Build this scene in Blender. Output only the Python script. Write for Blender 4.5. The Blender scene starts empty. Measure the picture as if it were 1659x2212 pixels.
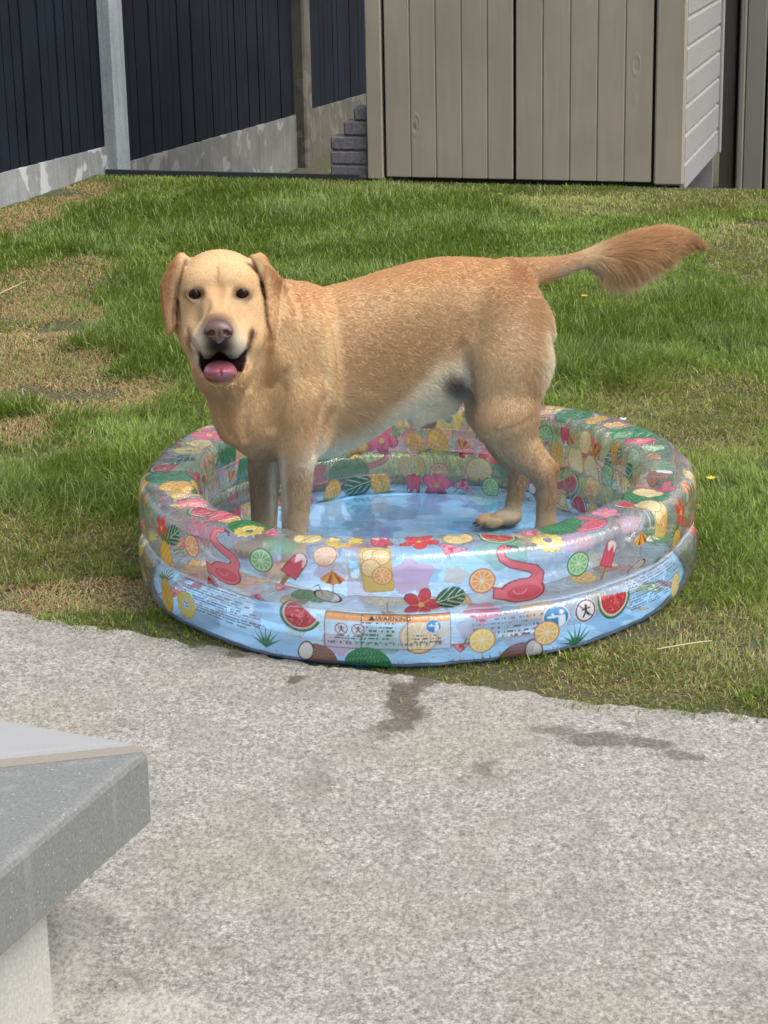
import bpy, math, random
import numpy as np
from mathutils import Vector, Matrix, noise as mnoise
rad = math.radians
scene = bpy.context.scene
# ------------------------------------------------------------------ camera
CAM_H, PITCH, ROLL, FPX = 1.45, 17.5, 1.15, 4500.0      # focal length in units of a 1659 x 2212 frame
FW, FH = 1659.0, 2212.0
_t, _r = rad(PITCH), rad(ROLL)
_fwd = np.array([0, math.cos(_t), -math.sin(_t)]); _rt = np.array([1.0, 0, 0]); _up = np.cross(_rt, _fwd)
RT = math.cos(_r)*_rt - math.sin(_r)*_up
UP = math.sin(_r)*_rt + math.cos(_r)*_up
FWD = _fwd
CAMP = np.array([0, 0, CAM_H])
cd = bpy.data.cameras.new('camera'); cam = bpy.data.objects.new('camera', cd)
scene.collection.objects.link(cam); scene.camera = cam
cam.matrix_world = Matrix(((RT[0], UP[0], -FWD[0], 0), (RT[1], UP[1], -FWD[1], 0), (RT[2], UP[2], -FWD[2], CAM_H), (0, 0, 0, 1)))
cd.sensor_fit = 'VERTICAL'; cd.sensor_height = 24.0; cd.lens = 24.0*FPX/FH
cd.clip_start = 0.05; cd.clip_end = 3000
# ------------------------------------------------------------------ light
SUN_EL, SUN_AZ = 58.0, 118.0        # soft light through cloud, from above and the right
w = bpy.data.worlds.new('World'); scene.world = w; w.use_nodes = True
wn = w.node_tree; wn.nodes.clear()
sky = wn.nodes.new('ShaderNodeTexSky'); sky.sky_type = 'NISHITA'; sky.sun_disc = False
sky.sun_elevation = rad(SUN_EL); sky.sun_rotation = rad(SUN_AZ)
sky.dust_density = 4.0; sky.air_density = 1.0; sky.ozone_density = 1.0
hs = wn.nodes.new('ShaderNodeHueSaturation'); hs.inputs['Saturation'].default_value = 0.45   # cloud cover greys the sky
bg = wn.nodes.new('ShaderNodeBackground'); bg.inputs[1].default_value = 0.15
wo = wn.nodes.new('ShaderNodeOutputWorld')
wn.links.new(sky.outputs[0], hs.inputs['Color']); wn.links.new(hs.outputs[0], bg.inputs[0]); wn.links.new(bg.outputs[0], wo.inputs[0])
sl = bpy.data.lights.new('sun', 'SUN'); sl.energy = .80; sl.angle = rad(34); sl.color = (1.0, 0.955, 0.89)
so = bpy.data.objects.new('sun', sl); scene.collection.objects.link(so)
_e, _a = rad(SUN_EL), rad(SUN_AZ)
_sd = Vector((math.sin(_a)*math.cos(_e), math.cos(_a)*math.cos(_e), math.sin(_e)))   # towards the sun
so.rotation_euler = _sd.to_track_quat('Z', 'Y').to_euler()
scene.view_settings.view_transform = 'Standard'; scene.view_settings.look = 'None'
scene.view_settings.gamma = 1.0; scene.view_settings.exposure = 1.20
scene.render.engine = 'CYCLES'
cy = scene.cycles; cy.max_bounces = 8; cy.transparent_max_bounces = 28; cy.diffuse_bounces = 4; cy.glossy_bounces = 4
cy.transmission_bounces = 6; cy.caustics_reflective = False; cy.caustics_refractive = False; cy.use_denoising = True
try: scene.cycles_curves.shape = 'RIBBONS'
except Exception: pass

# ------------------------------------------------------------------ helpers
def ray(x, y):
    return FWD + RT*((x-FW/2)/FPX) - UP*((y-FH/2)/FPX)
def gnd(x, y, z=0.0):                          # point of the plane z under a sight line
    d = ray(x, y); return CAMP + d*((z-CAM_H)/d[2])
def link(o, parent=None):
    scene.collection.objects.link(o)
    if parent is not None: o.parent = parent
    return o
def tag(o, label=None, cat=None, group=None, kind=None):
    if label: o['label'] = label
    if cat: o['category'] = cat
    if group: o['group'] = group
    if kind: o['kind'] = kind
    return o
def thing(name, loc, label, cat, group=None, rotz=0.0):
    o = bpy.data.objects.new(name, None); o.location = loc; o.rotation_euler = (0, 0, rotz)
    o.empty_display_size = 0.1
    return tag(link(o), label, cat, group)
def mesh_np(name, V, F, mat=None, parent=None, smooth=True, cols=None, extra=None):
    """V (n,3), F (m,k) one face size; world coordinates, moved into the parent's space by the caller's matrix."""
    V = np.asarray(V, np.float32); F = np.asarray(F, np.int32)
    me = bpy.data.meshes.new(name); k = F.shape[1]
    me.vertices.add(len(V)); me.vertices.foreach_set('co', V.ravel())
    me.loops.add(F.size); me.loops.foreach_set('vertex_index', F.ravel())
    me.polygons.add(len(F)); me.polygons.foreach_set('loop_start', np.arange(0, F.size, k, dtype=np.int32))
    me.polygons.foreach_set('loop_total', np.full(len(F), k, np.int32))
    me.polygons.foreach_set('use_smooth', np.full(len(F), smooth, bool))
    me.update(calc_edges=True)
    if cols is not None:
        a = me.color_attributes.new('Col', 'FLOAT_COLOR', 'POINT')
        a.data.foreach_set('color', np.asarray(cols, np.float32).ravel())
    if mat: me.materials.append(mat)
    return link(bpy.data.objects.new(name, me), parent)
class MB:
    """collects simple solids and links them as ONE mesh"""
    def __init__(s): s.v = []; s.f = []
    def add(s, vs, fs):
        n = len(s.v); s.v += [tuple(map(float, p)) for p in vs]; s.f += [tuple(i+n for i in q) for q in fs]; return s
    def box(s, o, ux, uy, uz, bev=0.0):
        """box with corner o and edge vectors, its four long uz edges and rims chamfered by bev"""
        o, ux, uy, uz = (np.array(q, float) for q in (o, ux, uy, uz))
        if bev <= 0:
            P = [o+ux*i+uy*j+uz*k for k in (0, 1) for j in (0, 1) for i in (0, 1)]
            return s.add(P, [(0,2,3,1),(4,5,7,6),(0,1,5,4),(2,6,7,3),(0,4,6,2),(1,3,7,5)])
        lx, ly, lz = (np.linalg.norm(q) for q in (ux, uy, uz)); ex, ey, ez = ux/lx, uy/ly, uz/lz
        c = o + (ux+uy+uz)/2; P = []; idx = {}
        def pt(sx, sy, sz, ax):
            h = [lx/2, ly/2, lz/2]
            for q in range(3):
                if q != ax: h[q] -= bev
            key = (sx, sy, sz, ax)
            if key not in idx:
                idx[key] = len(P); P.append(c+ex*sx*h[0]+ey*sy*h[1]+ez*sz*h[2])
            return idx[key]
        Fs = []
        for ax in range(3):
            for sg in (-1, 1):
                cyc = [(-1,-1),(1,-1),(1,1),(-1,1)]
                if sg < 0: cyc = cyc[::-1]
                q = []
                for a, b in cyc:
                    t = [0,0,0]; t[ax] = sg; t[(ax+1)%3] = a; t[(ax+2)%3] = b
                    q.append(pt(*t, ax))
                Fs.append(tuple(q))
        for ax in range(3):
            a1, a2 = (ax+1)%3, (ax+2)%3
            for p in (-1, 1):
                for q in (-1, 1):
                    t0 = [0,0,0]; t0[ax] = -1; t0[a1] = p; t0[a2] = q; t1 = list(t0); t1[ax] = 1
                    f = [pt(*t0, a1), pt(*t1, a1), pt(*t1, a2), pt(*t0, a2)]
                    if p*q < 0: f = f[::-1]
                    Fs.append(tuple(f[::-1] if False else f))
        for a in (-1, 1):
            for b in (-1, 1):
                for d in (-1, 1):
                    f = [pt(a,b,d,0), pt(a,b,d,1), pt(a,b,d,2)]
                    Fs.append(tuple(f if a*b*d > 0 else f[::-1]))
        return s.add(P, Fs)
    def build(s, name, mat, parent=None, smooth=False):
        me = bpy.data.meshes.new(name); me.from_pydata(s.v, [], s.f); me.materials.append(mat)
        import bmesh
        bm = bmesh.new(); bm.from_mesh(me); bmesh.ops.recalc_face_normals(bm, faces=bm.faces); bm.to_mesh(me); bm.free()
        if smooth: me.polygons.foreach_set('use_smooth', [True]*len(me.polygons))
        o = link(bpy.data.objects.new(name, me), parent)
        if parent is not None: o.matrix_parent_inverse = parent_inv(parent)
        return o
def parent_inv(p):
    m = Matrix.LocRotScale(p.location, p.rotation_euler, p.scale)
    q = p.parent
    while q is not None:
        m = Matrix.LocRotScale(q.location, q.rotation_euler, q.scale) @ m; q = q.parent
    return m.inverted()
def keep(o, parent):                            # parent an object whose mesh is in world coordinates
    o.parent = parent; o.matrix_parent_inverse = parent_inv(parent); return o
# node shorthand
class NT:
    def __init__(s, name):
        s.m = bpy.data.materials.new(name); s.m.use_nodes = True; s.t = s.m.node_tree; s.t.nodes.clear()
        s.out = s.t.nodes.new('ShaderNodeOutputMaterial')
    def n(s, typ, ins=None, **kw):
        nd = s.t.nodes.new('ShaderNode'+typ)
        for k, v in kw.items(): setattr(nd, k, v)
        for k, v in (ins or {}).items(): s.set(nd.inputs[k], v)
        return nd
    def set(s, sock, v):
        if isinstance(v, bpy.types.NodeSocket): s.t.links.new(v, sock)
        elif isinstance(v, bpy.types.Node): s.t.links.new(v.outputs[0], sock)
        else:
            if isinstance(v, (tuple, list)) and len(v) == 3 and sock.type == 'RGBA': v = (*v, 1)
            sock.default_value = v
    def math(s, op, a, b=0.0, clamp=False):
        return s.n('Math', {0: a, 1: b}, operation=op, use_clamp=clamp).outputs[0]
    def noise(s, vec, scale, detail=4, rough=.55, dist=0.0):
        return s.n('TexNoise', {'Vector': vec, 'Scale': scale, 'Detail': detail, 'Roughness': rough, 'Distortion': dist}).outputs[0]
    def ramp(s, f, stops):
        r = s.n('ValToRGB', {0: f}); e = r.color_ramp.elements
        while len(e) < len(stops): e.new(.5)
        for q, (p, c) in zip(e, stops):
            q.position = p; q.color = (c, c, c, 1) if not isinstance(c, tuple) else (*c, 1)
        return r.outputs[0]
    def mix(s, f, a, b, typ='MIX'):
        r = s.n('MixRGB', {0: f, 1: a, 2: b}, blend_type=typ); return r.outputs[0]
    def bump(s, h, strength=.3, dist=.01, nrm=None):
        d = {'Height': h, 'Strength': strength, 'Distance': dist}
        if nrm is not None: d['Normal'] = nrm
        return s.n('Bump', d).outputs[0]
    def principled(s, **kw):
        p = s.n('BsdfPrincipled')
        for k, v in kw.items(): s.set(p.inputs[k.replace('_', ' ')], v)
        s.t.links.new(p.outputs[0], s.out.inputs[0]); return p
    def coord(s, which='Object'): return s.n('TexCoord').outputs[which]
    def geo(s): return s.n('NewGeometry').outputs['Position']
ALB = .60            # picture tone of a surface in this light -> its own reflectance
def srgb(r, g, b):
    f = lambda c: ALB*((c/255/12.92) if c/255 <= .04045 else ((c/255+.055)/1.055)**2.4)
    return (f(r), f(g), f(b))
def arr_srgb(a, k=ALB):
    a = np.asarray(a, float)/255; return k*np.where(a <= .04045, a/12.92, ((a+.055)/1.055)**2.4)
rng = np.random.default_rng(7)
# cheap value noise in numpy (3D), -1..1
_perm = np.random.default_rng(3).permutation(4096)
def vnoise(P):
    P = np.asarray(P, float); I = np.floor(P).astype(int); f = P-I; f = f*f*(3-2*f)
    def h(i, j, k): return _perm[(_perm[(_perm[i & 4095]+j) & 4095]+k) & 4095]/2047.5-1
    i, j, k = I[..., 0], I[..., 1], I[..., 2]; x, y, z = f[..., 0], f[..., 1], f[..., 2]
    c00 = h(i,j,k)*(1-x)+h(i+1,j,k)*x; c10 = h(i,j+1,k)*(1-x)+h(i+1,j+1,k)*x
    c01 = h(i,j,k+1)*(1-x)+h(i+1,j,k+1)*x; c11 = h(i,j+1,k+1)*(1-x)+h(i+1,j+1,k+1)*x
    return (c00*(1-y)+c10*y)*(1-z)+(c01*(1-y)+c11*y)*z
def fbm(P, o=3):
    s = 0; a = 1.0; t = 0
    for _ in range(o): s = s+a*vnoise(P); t += a; a *= .5; P = np.asarray(P)*2.03+17.1
    return s/t
# ================================================================== the garden
SA = rad(15.8); TV2 = np.array([math.sin(SA), math.cos(SA), 0]); SV2 = np.array([math.cos(SA), -math.sin(SA), 0])   # back / right, square to the shed
SO = np.array([-.0392, 9.7278, 0.0])                     # front left foot of the shed
def sh(s, t, z=0.0): return SO+SV2*s+TV2*t+np.array([0, 0, z])
def to_st(P): q = np.asarray(P)-SO; return q@SV2, q@TV2
# patio edge, as a polyline across the plot
EDGE = [gnd(x, y)[:2] for x, y in [(-260, 1300), (0, 1326), (150, 1350), (300, 1370), (420, 1392), (560, 1420), (700, 1440), (850, 1455), (960, 1478), (1080, 1497), (1200, 1512), (1400, 1532), (1655, 1556), (1950, 1592)]]
EDGE = np.array([EDGE[0]+(EDGE[0]-EDGE[1])*6]+EDGE+[EDGE[-1]+(EDGE[-1]-EDGE[-2])*6])
def edge_y(x):                                            # with a ragged, grown-over line
    x = np.asarray(x, float); o = np.zeros(x.shape)
    return np.interp(x, EDGE[:, 0], EDGE[:, 1])+.016*vnoise(np.stack([x*5, o, o], -1))+.008*vnoise(np.stack([x*29, o+5, o], -1))+.008*vnoise(np.stack([x*90, o+9, o], -1))
# patches of the lawn: (px, py, rx, ry, kind) read off as places on the ground
def patch(x, y, rx, ry): p = gnd(x, y); return (p[0], p[1], abs(gnd(x+rx, y)[0]-p[0]), abs(gnd(x, y-ry)[1]-p[1]))
DRY = [patch(*q) for q in [(70, 640, 125, 45), (150, 590, 70, 25), (30, 750, 90, 40), (90, 810, 130, 45), (230, 860, 130, 32), (120, 420, 110, 22), (30, 470, 90, 30), (40, 930, 60, 25), (180, 690, 40, 30), (1630, 490, 40, 9), (230, 1290, 240, 26), (30, 1300, 160, 26)]]
THIN = [patch(*q) for q in [(1250, 1480, 420, 30), (1500, 1380, 200, 60), (60, 1180, 200, 60), (1500, 900, 160, 60), (700, 440, 300, 30), (1300, 440, 360, 22), (60, 1020, 120, 50), (1620, 560, 70, 50)]]
LUSH = [patch(*q) for q in [(420, 500, 380, 40), (260, 690, 80, 90), (560, 450, 160, 30), (100, 890, 150, 30), (760, 540, 260, 60), (330, 830, 120, 60), (1300, 760, 160, 60), (900, 470, 200, 40), (1580, 700, 120, 60), (150, 1060, 200, 60)]]
BARE = [patch(*q) for q in [(1635, 487, 42, 8), (150, 705, 70, 10), (170, 850, 90, 10), (125, 418, 70, 6), (60, 850, 60, 8)]]
def amount(P, lst):
    n = fbm(np.stack([P[:, 0]*5, P[:, 1]*5, 0*P[:, 0]], 1), 3)*.55; m_ = np.zeros(len(P))
    for cx, cy, rx, ry in lst:
        d = ((P[:, 0]-cx)/rx)**2+((P[:, 1]-cy)/ry)**2; m_ = np.maximum(m_, np.clip(2.15-d+n*1.9, 0, 1))
    return m_
def bumpy(P): return .022*fbm(np.stack([P[:, 0]*1.7, P[:, 1]*1.7, 0*P[:, 0]+3], 1), 3)+.010*fbm(np.stack([P[:, 0]*9, P[:, 1]*9, 0*P[:, 0]+5], 1), 2)
# ---- ground sheet (square to the shed): the lawn, dropping behind its edging board to the foot of the fence
DROP = -.42
ss = np.concatenate([[-600, -60, -20, -8], np.arange(-5, 5.01, .10), [8, 20, 60, 600]]); tt = np.concatenate([[-600, -60, -20, -9.9], np.arange(-7.5, -.05, .10), [-.03, .028, .034], np.arange(.2, 8, .4), [12, 30, 90, 600]])
S_, T_ = np.meshgrid(ss, tt, indexing='ij'); GV = sh(0, 0)+S_[..., None]*SV2+T_[..., None]*TV2; GV = GV.reshape(-1, 3)
inlawn = (np.abs(GV[:, 0]) < 6) & (T_.ravel() < -.05) & (GV[:, 1] > edge_y(GV[:, 0])+.05)
cl_ = np.clip((GV[:, 1]-edge_y(GV[:, 0]))/.8, 0, 1)*np.clip((-T_.ravel())/.6, 0, 1)
pr_ = np.hypot(GV[:, 0]-.066, GV[:, 1]-4.212); cl_ *= np.clip((pr_-.65)/.5, 0, 1)
GV[:, 2] = np.where(inlawn, bumpy(GV)*cl_, 0)
GV[:, 2] = np.where((T_.ravel() > .03) & (S_.ravel() < 5.5) & (S_.ravel() > -8), DROP, GV[:, 2])
ni, nj = S_.shape; I = np.arange(ni*nj).reshape(ni, nj); GF = np.stack([I[:-1, :-1], I[1:, :-1], I[1:, 1:], I[:-1, 1:]], -1).reshape(-1, 4)
m = NT('soil_and_thatch'); g = m.geo(); n1 = m.noise(g, 60, 5); n2 = m.noise(g, 6, 4)
cc = m.mix(m.ramp(n1, [(.3, 0.), (.7, 1.)]), (.030, .026, .012), (.085, .075, .032)); cc = m.mix(m.ramp(n2, [(.35, 0.), (.65, .6)]), cc, (.045, .060, .015))
m.principled(Base_Color=cc, Roughness=.95, Normal=m.bump(n1, .8, .02))
ground = tag(mesh_np('ground', GV, GF, m.m), kind='structure')
# ---- patio
def stain(nt, vec, lst, warp=.05, soft=.25):
    """wet or marked patches of fixed shape: soft ellipses with a ragged rim"""
    nz = nt.n('TexNoise', {'Vector': vec, 'Scale': 14.0, 'Detail': 6.0, 'Roughness': .7}); off = nt.n('VectorMath', {0: nz.outputs['Color'], 1: (.5, .5, .5)}, operation='SUBTRACT')
    sc_ = nt.n('VectorMath', {0: off.outputs[0], 'Scale': warp*2}, operation='SCALE'); v = nt.n('VectorMath', {0: vec, 1: sc_.outputs[0]}, operation='ADD').outputs[0]; acc = None
    for cx, cy, rx, ry, a, st in lst:
        mp = nt.n('Mapping', {'Vector': v, 'Location': (cx, cy, 0), 'Rotation': (0, 0, a), 'Scale': (rx, ry, 1000)}, vector_type='TEXTURE')
        ln = nt.n('VectorMath', {0: mp.outputs[0]}, operation='LENGTH').outputs['Value']
        r = nt.n('MapRange', {0: ln, 1: 1.0, 2: 1.0-soft, 3: 0.0, 4: st}); acc = r.outputs[0] if acc is None else nt.math('MAXIMUM', acc, r.outputs[0])
    return acc
def stn(x, y, rx, ry, a=0.0, st=1.0): p = patch(x, y, rx, ry); return (p[0], p[1], p[2], p[3], a, st)
WET = [stn(912, 1472, 40, 18), stn(880, 1496, 46, 24), stn(866, 1524, 46, 26), stn(888, 1548, 50, 20), stn(852, 1572, 50, 22, 0, .8), stn(826, 1596, 30, 12, 0, .5),
       stn(510, 1419, 30, 9), stn(425, 1397, 26, 8), stn(636, 1469, 28, 12), stn(1056, 1668, 28, 24, 0, .6),
       stn(1190, 1582, 70, 14, -.15, .65), stn(1290, 1604, 90, 20, -.35, .85), stn(1400, 1612, 80, 16, -.4, .8), stn(1480, 1640, 60, 13, -.5, .75), stn(1370, 1570, 50, 8, -.2, .5), stn(690, 1700, 50, 30, 0, .22), stn(700, 1400, 340, 26, 0, .5)]
m = NT('patio_concrete'); g = m.geo()
fine = m.noise(g, 170, 9, .88); med = m.noise(g, 62, 6, .75); lo = m.noise(g, 2.4, 5, .6); mid_ = m.noise(g, 11, 4, .6)
c = m.ramp(fine, [(.38, srgb(120, 115, 108)), (.47, srgb(172, 167, 158)), (.53, srgb(206, 201, 192)), (.62, srgb(236, 233, 226))])
c = m.mix(m.ramp(med, [(.40, .55), (.50, 0.)]), c, srgb(132, 126, 118))
c = m.mix(m.ramp(mid_, [(.38, .55), (.54, 0.)]), c, srgb(168, 163, 154))
c = m.mix(m.ramp(lo, [(.50, 0.), (.66, .38)]), c, srgb(186, 176, 150)); lo2 = m.noise(g, 5.5, 5, .7, .6); c = m.mix(m.ramp(lo2, [(.30, .38), (.46, 0.)]), c, srgb(140, 134, 126))
vo = m.n('TexVoronoi', {'Vector': g, 'Scale': 34.0, 'Randomness': 1.0}); c = m.mix(m.ramp(vo.outputs['Distance'], [(.05, .85), (.09, 0.)]), c, srgb(120, 112, 102))
vo2 = m.n('TexVoronoi', {'Vector': g, 'Scale': 9.0, 'Randomness': 1.0}); sel = m.math('MULTIPLY', m.ramp(vo2.outputs['Distance'], [(.03, 1.), (.07, 0.)]), m.ramp(vo2.outputs['Color'], [(.60, 0.), (.64, .8)])); c = m.mix(sel, c, srgb(96, 92, 88))
wet = stain(m, g, WET, .050, .35); wetm = m.math('MULTIPLY', wet, m.ramp(fine, [(.36, 1.), (.62, .72)]))
c = m.mix(wetm, c, m.mix(fine, srgb(66, 56, 42), srgb(114, 100, 78)))
lt = stain(m, g, [stn(330, 2190, 170, 50, 0, .8), stn(120, 2120, 90, 160, 0, .85), stn(560, 2230, 200, 40, 0, .5), stn(250, 1960, 40, 60, .6, .4), stn(500, 1960, 80, 50, 0, .12)], .03, .4)
c = m.mix(lt, c, srgb(214, 211, 198))
gmap = m.n('Mapping', {'Vector': g, 'Scale': (1, .55, 1)}); grain = m.noise(gmap.outputs[0], 165, 6, .78); grain2 = m.noise(gmap.outputs[0], 110, 3, .6)
gr_ = m.math('ADD', m.math('MULTIPLY', m.math('MULTIPLY', m.ramp(grain, [(.38, .22), (.46, .58), (.54, .80), (.62, 1.)]), 1.27), .62), m.math('MULTIPLY', m.math('MULTIPLY', m.ramp(grain2, [(.34, .62), (.60, 1.)]), 1.12), .38))
c = m.n('VectorMath', {0: c, 'Scale': gr_}, operation='SCALE').outputs[0]
m.principled(Base_Color=c, Roughness=m.math('SUBTRACT', .92, m.math('MULTIPLY', wet, .45)), Normal=m.bump(m.math('ADD', fine, m.math('MULTIPLY', med, 1.2)), .62, .006))
PZ = .004; xs = np.linspace(-3.2, 3.2, 900); ey = edge_y(xs); PV = np.concatenate([np.stack([xs, 0*xs-1.5, 0*xs+PZ], 1), np.stack([xs, ey, 0*xs+PZ], 1), np.stack([xs, ey+.004, 0*xs-.03], 1)]); n_ = len(xs)
i = np.arange(n_-1); PF = np.concatenate([np.stack([i, i+1, i+1+n_, i+n_], 1), np.stack([i+n_, i+1+n_, i+1+2*n_, i+2*n_], 1)])
patio = tag(mesh_np('patio', PV, PF, m.m, smooth=False), kind='structure')
# ---- grass
def in_view(P, mx=.12):
    q = P-CAMP; z = q@FWD; x = (q@RT)/z*FPX; y = -(q@UP)/z*FPX
    return (np.abs(x) < FW/2*(1+mx)+60) & (y > -FH/2*(1+mx)) & (z > 0)
def blades(N, seed, long=False):
    r = np.random.default_rng(seed); out = []; tot = 0
    while tot < N:
        M_ = 400000; y = 3.2+(10.2-3.2)*r.random(M_)**.85; x = (r.random(M_)*2-1)*(.42*y+.45); P = np.stack([x, y, 0*x], 1)
        s, t = to_st(P); ov = .036*vnoise(np.stack([x*23, x*0+3, x*0], -1))+.012*vnoise(np.stack([x*80, x*0+3, x*0], -1)); e_ = edge_y(x); k = ((y > e_-.008-ov*np.sign(ov)) | ((y > e_-.16) & (r.random(M_) < .012)))  & (np.hypot(x-.066, y-4.212) > .572) & (t < -.02) & in_view(P, .80) & (in_view(P) | (r.random(M_) < .5))
        fs = (P-FA)@FN; k &= fs > .035
        k &= r.random(M_) < np.clip(4.4/y, 0, 1)**.9
        tuft = fbm(np.stack([x*16, y*16, 0*x+seed], 1), 2); k &= r.random(M_) < np.clip(.72+tuft*.75, .12, 1)
        bare = amount(P, BARE); k &= r.random(M_) > bare*.9
        out.append(P[k]); tot += k.sum()
    P = np.concatenate(out)[:N]; return P, r
FA = np.array([-1.6518, 9.0908, 0.0]); FN = SV2.copy()    # the fence runs parallel to the shed's side
NB = globals().get('NB', 540000)
def build_grass():
    P, r = blades(NB, 5); n = len(P); dry = amount(P, DRY); lush = amount(P, LUSH)*(1-dry); thin = amount(P, THIN)*(1-lush)*(1-dry); s, t = to_st(P)
    near = np.clip((P[:, 1]-edge_y(P[:, 0]))/.18, 0, 1)*np.clip(-t/.22, .10, 1)
    big = fbm(np.stack([P[:, 0]*2.2, P[:, 1]*2.2, 0*P[:, 0]+8], 1), 3); big2 = fbm(np.stack([P[:, 0]*6, P[:, 1]*4, 0*P[:, 0]+28], 1), 2)
    straw = r.random(n) < np.clip(.13+.80*dry+.30*thin+.20*(1-near)+.16*big2+.12*big, .05, .94)
    h = (.018+.023*r.random(n))*(1+.75*lush)*(1-.30*thin)*(.45+.55*near)*(1+.35*big); h = np.where(straw, h*(.85+.5*dry), h)
    h *= np.where(np.hypot(P[:, 0]-.066, P[:, 1]-4.212) < .64, .7, 1)
    lay = np.where(straw, .75+.9*r.random(n)+.8*dry, .25+.75*r.random(n))
    az = r.random(n)*2*math.pi; sw = fbm(np.stack([P[:, 0]*3, P[:, 1]*3, 0*P[:, 0]+50], 1), 2)*3.0; az = np.where(r.random(n) < .55, sw+r.normal(size=n)*.7, az)
    D = np.stack([np.cos(az), np.sin(az), 0*az], 1); wv = np.stack([-np.sin(az+r.normal(size=n)*.6), np.cos(az+r.normal(size=n)*.6), 0*az], 1)
    wd = (.0008+.0008*r.random(n))*np.clip(P[:, 1]/5.2, .9, 1.7)
    cl = np.clip((P[:, 1]-edge_y(P[:, 0]))/.8, 0, 1)*np.clip(-t/.6, 0, 1)*np.clip((np.hypot(P[:, 0]-.066, P[:, 1]-4.212)-.65)/.5, 0, 1)
    z0 = bumpy(P)*cl-.003; B = P.copy(); B[:, 2] = z0
    up = np.array([0, 0, 1.0]); c1 = np.cos(lay*.5)[:, None]; s1 = np.sin(lay*.5)[:, None]; c2 = np.cos(lay*1.15)[:, None]; s2 = np.sin(lay*1.15)[:, None]; c3 = np.cos(np.minimum(lay*1.7, 1.75))[:, None]; s3 = np.sin(np.minimum(lay*1.7, 1.75))[:, None]
    h_ = h[:, None]; p1 = B+(up*c1+D*s1)*h_*.45; p2 = p1+(up*c2+D*s2)*h_*.38; p3 = p2+(up*c3+D*s3)*h_*.35
    p1[:, 2] = np.maximum(p1[:, 2], z0+.002); p2[:, 2] = np.maximum(p2[:, 2], z0+.003); p3[:, 2] = np.maximum(p3[:, 2], z0+.002)
    W = wv*wd[:, None]; V = np.stack([B-W, B+W, p1-W*.85, p1+W*.85, p2-W*.55, p2+W*.55, p3, p3+W*.05], 1).reshape(-1, 3)
    o = (np.arange(n)*8)[:, None]; F = np.concatenate([o+np.array([0, 1, 3, 2]), o+np.array([2, 3, 5, 4]), o+np.array([4, 5, 7, 6])])
    g1 = arr_srgb((96, 136, 40)); g2 = arr_srgb((160, 184, 70)); g3 = arr_srgb((168, 174, 92)); st = arr_srgb((222, 196, 146)); st2 = arr_srgb((160, 126, 82))
    u = r.random(n)[:, None]; c = g1*(1-u)+g2*u; k = np.clip(thin+.25*(big+.4)+.25*r.random(n)*(1-lush), 0, 1)[:, None]*.75; c = c*(1-k)+g3*k; c = c*(1-.22*lush[:, None])
    v = r.random(n)[:, None]; c = np.where(straw[:, None], st*(1-v*.75)+st2*v*.75, c); c = c*(.76+.46*r.random(n))[:, None]*(1+.22*big2)[:, None]
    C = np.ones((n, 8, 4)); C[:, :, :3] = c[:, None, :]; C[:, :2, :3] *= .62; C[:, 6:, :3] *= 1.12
    return V, F, C.reshape(-1, 4)
m = NT('grass_blades'); at = m.n('Attribute', attribute_name='Col'); df = m.n('BsdfDiffuse', {0: at.outputs[0]}); tr = m.n('BsdfTranslucent', {0: m.mix(.5, at.outputs[0], (.20, .30, .03))}); gl = m.n('BsdfGlossy', {'Roughness': .45})
a_ = m.n('MixShader', {0: .32, 1: df.outputs[0], 2: tr.outputs[0]}); b_ = m.n('MixShader', {0: .035, 1: a_.outputs[0], 2: gl.outputs[0]}); m.t.links.new(b_.outputs[0], m.out.inputs[0])
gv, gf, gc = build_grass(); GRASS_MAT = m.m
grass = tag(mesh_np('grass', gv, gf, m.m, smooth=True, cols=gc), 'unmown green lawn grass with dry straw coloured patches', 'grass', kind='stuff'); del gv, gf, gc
# ---- loose things on the lawn
rr0 = np.random.default_rng(21)
m = NT('straw'); m.principled(Base_Color=srgb(216, 200, 156), Roughness=.6)
def stalk(pts, r0, label, name='dry_stalk', grp=None):
    pts = np.array(pts); V = []; 
    for k, p in enumerate(pts):
        q = r0*(1-.5*k/len(pts))
        for a in range(5): V.append(p+np.array([0, math.cos(a*1.257)*q, math.sin(a*1.257)*q]))
    F = [(k*5+a, k*5+(a+1) % 5, (k+1)*5+(a+1) % 5, (k+1)*5+a) for k in range(len(pts)-1) for a in range(5)]
    return tag(mesh_np(name, V, F, m.m), label, 'straw stalk')
stalk([gnd(1418, 1403, .035), gnd(1450, 1397, .042), gnd(1490, 1390, .045), gnd(1538, 1384, .040)], .0016, 'pale straight straw stalk lying on the grass right of the pool')
stalk([gnd(0, 634, .05), gnd(25, 622, .06), gnd(58, 606, .055)], .0022, 'pale dry stalk over the dead grass below the fence')
mf = NT('petal_yellow'); mf.principled(Base_Color=srgb(236, 204, 52), Roughness=.5)
ms = NT('stem_green'); ms.principled(Base_Color=srgb(88, 120, 50), Roughness=.6)
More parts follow.
